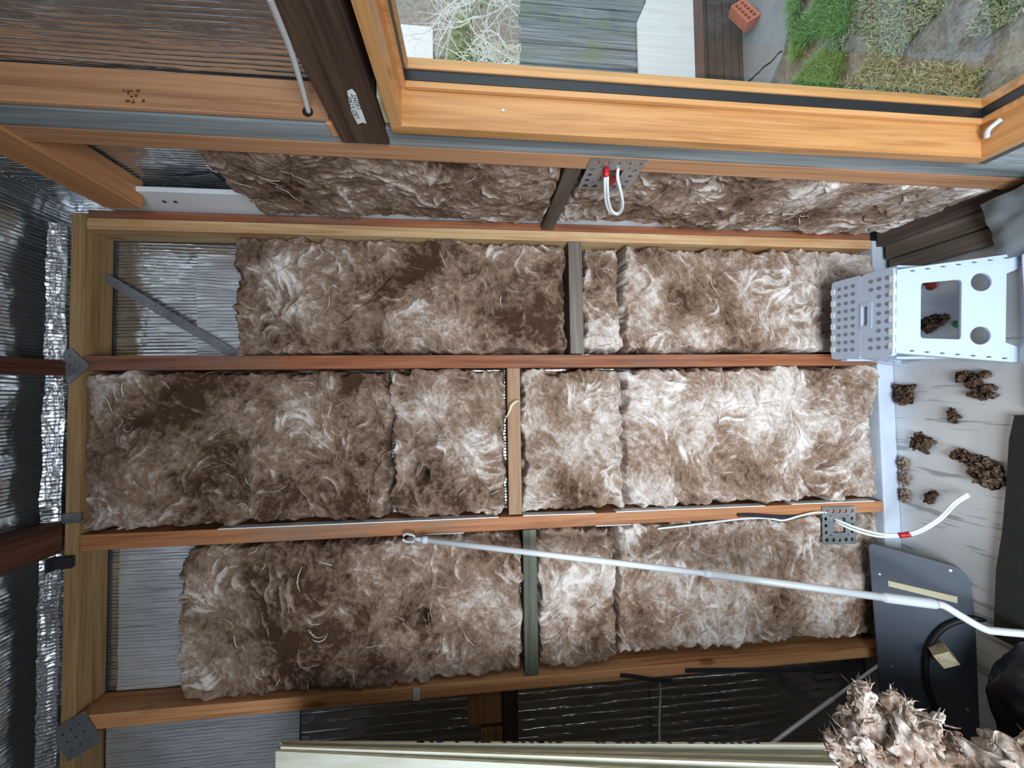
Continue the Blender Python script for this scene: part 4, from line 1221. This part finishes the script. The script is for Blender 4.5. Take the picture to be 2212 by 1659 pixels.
def grass(name, label, quad, n, seed, lo, hi, c0_, c1_, thr=-.18):
    r = np.random.default_rng(seed)
    Q = np.array([tuple(p_) for p_ in quad]); s = r.random(n)[:, None]; t = r.random(n)[:, None]
    P = (Q[0] * (1 - s) * (1 - t) + Q[1] * s * (1 - t) + Q[2] * s * t + Q[3] * (1 - s) * t)
    keep = np.array([mnoise.noise(Vector((p_[0] * 5, p_[1] * 5, seed))) > thr for p_ in P]); P = P[keep]; n = len(P)
    P[:, 2] = ZG
    a = r.random(n) * 6.283; hgt = r.uniform(lo, hi, n); ln_ = r.normal(0, .6, (n, 2)) * hgt[:, None]; wd = r.uniform(.002, .005, n)
    W = np.stack((np.cos(a) * wd, np.sin(a) * wd, 0 * wd), 1)
    top = P + np.stack((ln_[:, 0], ln_[:, 1], hgt), 1); midp = P + np.stack((ln_[:, 0] * .35, ln_[:, 1] * .35, hgt * .6), 1)
    V = np.stack((P - W, P + W, midp + W * .8, midp - W * .8, top - W * .1, top + W * .1), 1).reshape(-1, 3)
    b = np.arange(n)[:, None] * 6
    q = np.concatenate((b + np.array([[0, 1, 2, 3]]), b + np.array([[3, 2, 5, 4]])), 0)
    cc = np.repeat(np.clip(r.normal((c0_ + c1_) / 2, (c1_ - c0_) / 3, n), 0, 1), 6)
    o = npmesh(name, V, q, cc, M['grass'], None, Vector((float(P[:, 0].mean()), float(P[:, 1].mean()), ZG)))
    return props(o, label, 'grass', kind='stuff')


gq = [on(u, v, 2, ZG) for u, v in ((1715, -60), (1860, -60), (1815, 215), (1730, 205))]
grass('grass_patch', 'strip of fresh green grass outside between path and bare soil', gq, 26000, 1, .02, .06, .05, .45)
gq = [on(u, v, 2, ZG) for u, v in ((1830, -60), (2260, -60), (2080, 260), (1780, 225))]
grass('dry_grass', 'dry pale grass on the soil close outside the window', gq, 26000, 2, .006, .026, .5, 1.1, thr=-.16)

YF = 1.15
# hollow brick on the path
bc = on(1604, 45, 2, ZG + .085)
br = Vector((.6, .8, 0)).normalized(); bu = Vector((-.8, .6, 0)) * .35 + UZ * .94
bo = round_poly([(-.098, -.047), (.098, -.047), (.098, .047), (-.098, .047)], .003, 2)
hs = [[(x - .012, y - .011), (x + .012, y - .011), (x + .012, y + .011), (x - .012, y + .011)] for x in (-.068, -.034, 0, .034, .068) for y in (-.019, .019)]
o = cutout('hollow_brick', bo, hs, .064, bc, Vector((.85, .3, .35)), Vector((-.2, .3, .93)), M['brick'])
props(o, 'orange hollow brick lying on the concrete slab outside', 'brick')

# neighbour's board fence on its white panel
def fx(u, v): return on(u, v, 1, YF)


zt_ = fx(1125, 100).z; zm = fx(1379, 100).z; zl = fx(1500, 100).z; zr = fx(1521, 100).z
FE = thing('board_fence', (2.6, YF, ZG), 'weathered grey board fence above a white panel outside the window', 'fence')
x = 1.72; i = 0
mb_ = MB(); rr = random.Random(4)
while x < 4.4:
    wd = rr.uniform(.05, .075); dy_ = rr.uniform(0, .012)
    mb_.box((x, YF + .03 + dy_, zm - .1), (x + wd - .004, YF + .05 + dy_, zt_ + rr.uniform(-.012, .012))); x += wd
mb_.build('fence_boards', M['paling'], FE, bevel=.002)
xc = fx(1382, 45).x; xd = fx(1402, 0).x
wp = [(1.70, zl), (xd + 2.2, zl), (xd + 2.2, zm - .06), (xd, zm - .06), (xc, zm), (1.70, zm)]
wp = [(1.70, zl), (4.4, zl), (4.4, zm - .07), (xd, zm - .07), (xc, zm), (1.70, zm)]
cutout('white_panel', wp, [], .02, (0, YF + .02, 0), (1, 0, 0), (0, 0, 1), M['fibre_board'], FE)
box('brown_rail', (1.70, YF + .002, zr), (4.4, YF + .05, zl - .003), M['rail'], FE)
mb_ = MB(); z = zr - .01
for j in range(6):
    mb_.box((1.7, YF + .05 + .004 * (j % 2), ZG + j * (zr - ZG) / 6), (4.4, YF + .08, ZG + (j + .9) * (zr - ZG) / 6))
mb_.build('base_boards', M['underfloor'], FE, bevel=.003)

# beyond the fence: bank, house, shrubs
hb = box('far_bank', (2.0, 8.0, ZG), (12.5, 9.0, 3.6), M['bank'], bevel=.0)
props(hb, 'brown grey planted bank far behind the fence', 'hedge', kind='structure')
ho = thing('neighbour_house', (5.0, 6.5, ZG), 'cream weatherboard house far behind the bare shrub', 'house')
z0w, z1w = on(935, 110, 1, 6.5).z, on(850, 110, 1, 6.5).z
z0h, z1h = on(1118, 130, 1, 6.2).z, on(1032, 130, 1, 6.2).z
xa, xb = on(1075, 165, 1, 6.2).x - .6, on(1075, 92, 1, 6.2).x
mb_ = MB(); nn = 7
for j in range(nn):
    za = z0h - .5 + (z1h - z0h + .5) * j / nn; zb = z0h - .5 + (z1h - z0h + .5) * (j + 1) / nn
    mb_.add([(xa, 6.2, za), (xb, 6.2, za), (xb, 6.23, zb), (xa, 6.23, zb), (xa, 6.3, za), (xb, 6.3, za), (xb, 6.3, zb), (xa, 6.3, zb)], [(0, 1, 2, 3), (4, 7, 6, 5), (0, 4, 5, 1), (1, 5, 6, 2), (2, 6, 7, 3), (3, 7, 4, 0)])
mb_.build('weatherboards', M['cream'], ho)
box('house_base', (xa + .1, 6.32, ZG - .02), (xb + .4, 6.9, z0h - .45), M['cream'], ho, bevel=0)
box('corner_post', (xb - .05, 6.55, ZG - .02), (xb + .05, 6.65, z0w + .02), M['bank'], ho, bevel=0)
xa2, xb2 = on(900, 175, 1, 6.5).x - 1.0, on(900, 55, 1, 6.5).x
box('upper_wall', (xa2, 6.5, z0w), (xb2, 6.9, z1w + .5), M['house_white'], ho, bevel=0)


def shrub(name, label, c, h, n, seed, leaf=False, rad_=.008, spr=.12):
    rr = random.Random(seed); root = thing(name, c, label, 'shrub'); mb_ = MB(); tips = []
    def grow(p_, d, L_, r_, dep):
        pts_ = [p_]; q_ = p_.copy(); dd = d.copy()
        for s in range(5):
            dd = (dd + Vector((rr.gauss(0, .16), rr.gauss(0, .16), rr.gauss(.0, .14)))).normalized(); q_ = q_ + dd * L_ / 5; pts_.append(q_.copy())
        mb_.tube(pts_, [r_ * (1 - .12 * s) for s in range(6)], 5, cap=False)
        if dep == 0: tips.append(q_); return
        for j in range(rr.randint(2, 4)):
            k_ = rr.randint(2, 5)
            grow(pts_[k_], (dd + Vector((rr.gauss(0, .65), rr.gauss(0, .5), rr.gauss(.05, .5)))).normalized(), L_ * rr.uniform(.5, .85), r_ * .62, dep - 1)
    for i in range(n):
        grow(Vector(c) + Vector((rr.gauss(0, spr), rr.gauss(0, .08), 0)), Vector((rr.gauss(0, .35), rr.gauss(0, .2), 1)).normalized(), h * rr.uniform(.32, .5), rad_, 4)
    mb_.build('branches', M['twig'], root, True)
    if leaf:
        r = np.random.default_rng(seed); V = []; F = []
        for t in tips:
            for k_ in range(26):
                p_ = t + Vector((rr.gauss(0, .11), rr.gauss(0, .11), rr.gauss(0, .11))); a = Vector((rr.gauss(0, 1), rr.gauss(0, 1), rr.gauss(0, 1))).normalized() * .04; b = a.orthogonal().normalized() * .02
                st_ = len(V); V += [p_ - a, p_ + b, p_ + a, p_ - b]; F.append((st_, st_ + 1, st_ + 2, st_ + 3))
        o_ = mk('foliage', V, F, M['leaf'], root); o_['kind'] = 'stuff'
    return root


b0 = on(1000, 70, 1, 3.0)
shrub('bare_shrub', 'leafless pale twiggy shrub behind the fence', (b0.x, 3.0, ZG + .2), 2.9, 18, 12, rad_=.024, spr=.4)
b1 = on(1005, 120, 1, 5.0)
shrub('leafy_shrub', 'green leafy shrub behind the bare twigs', (b1.x, 5.0, ZG + .9), 2.0, 3, 21, leaf=True)
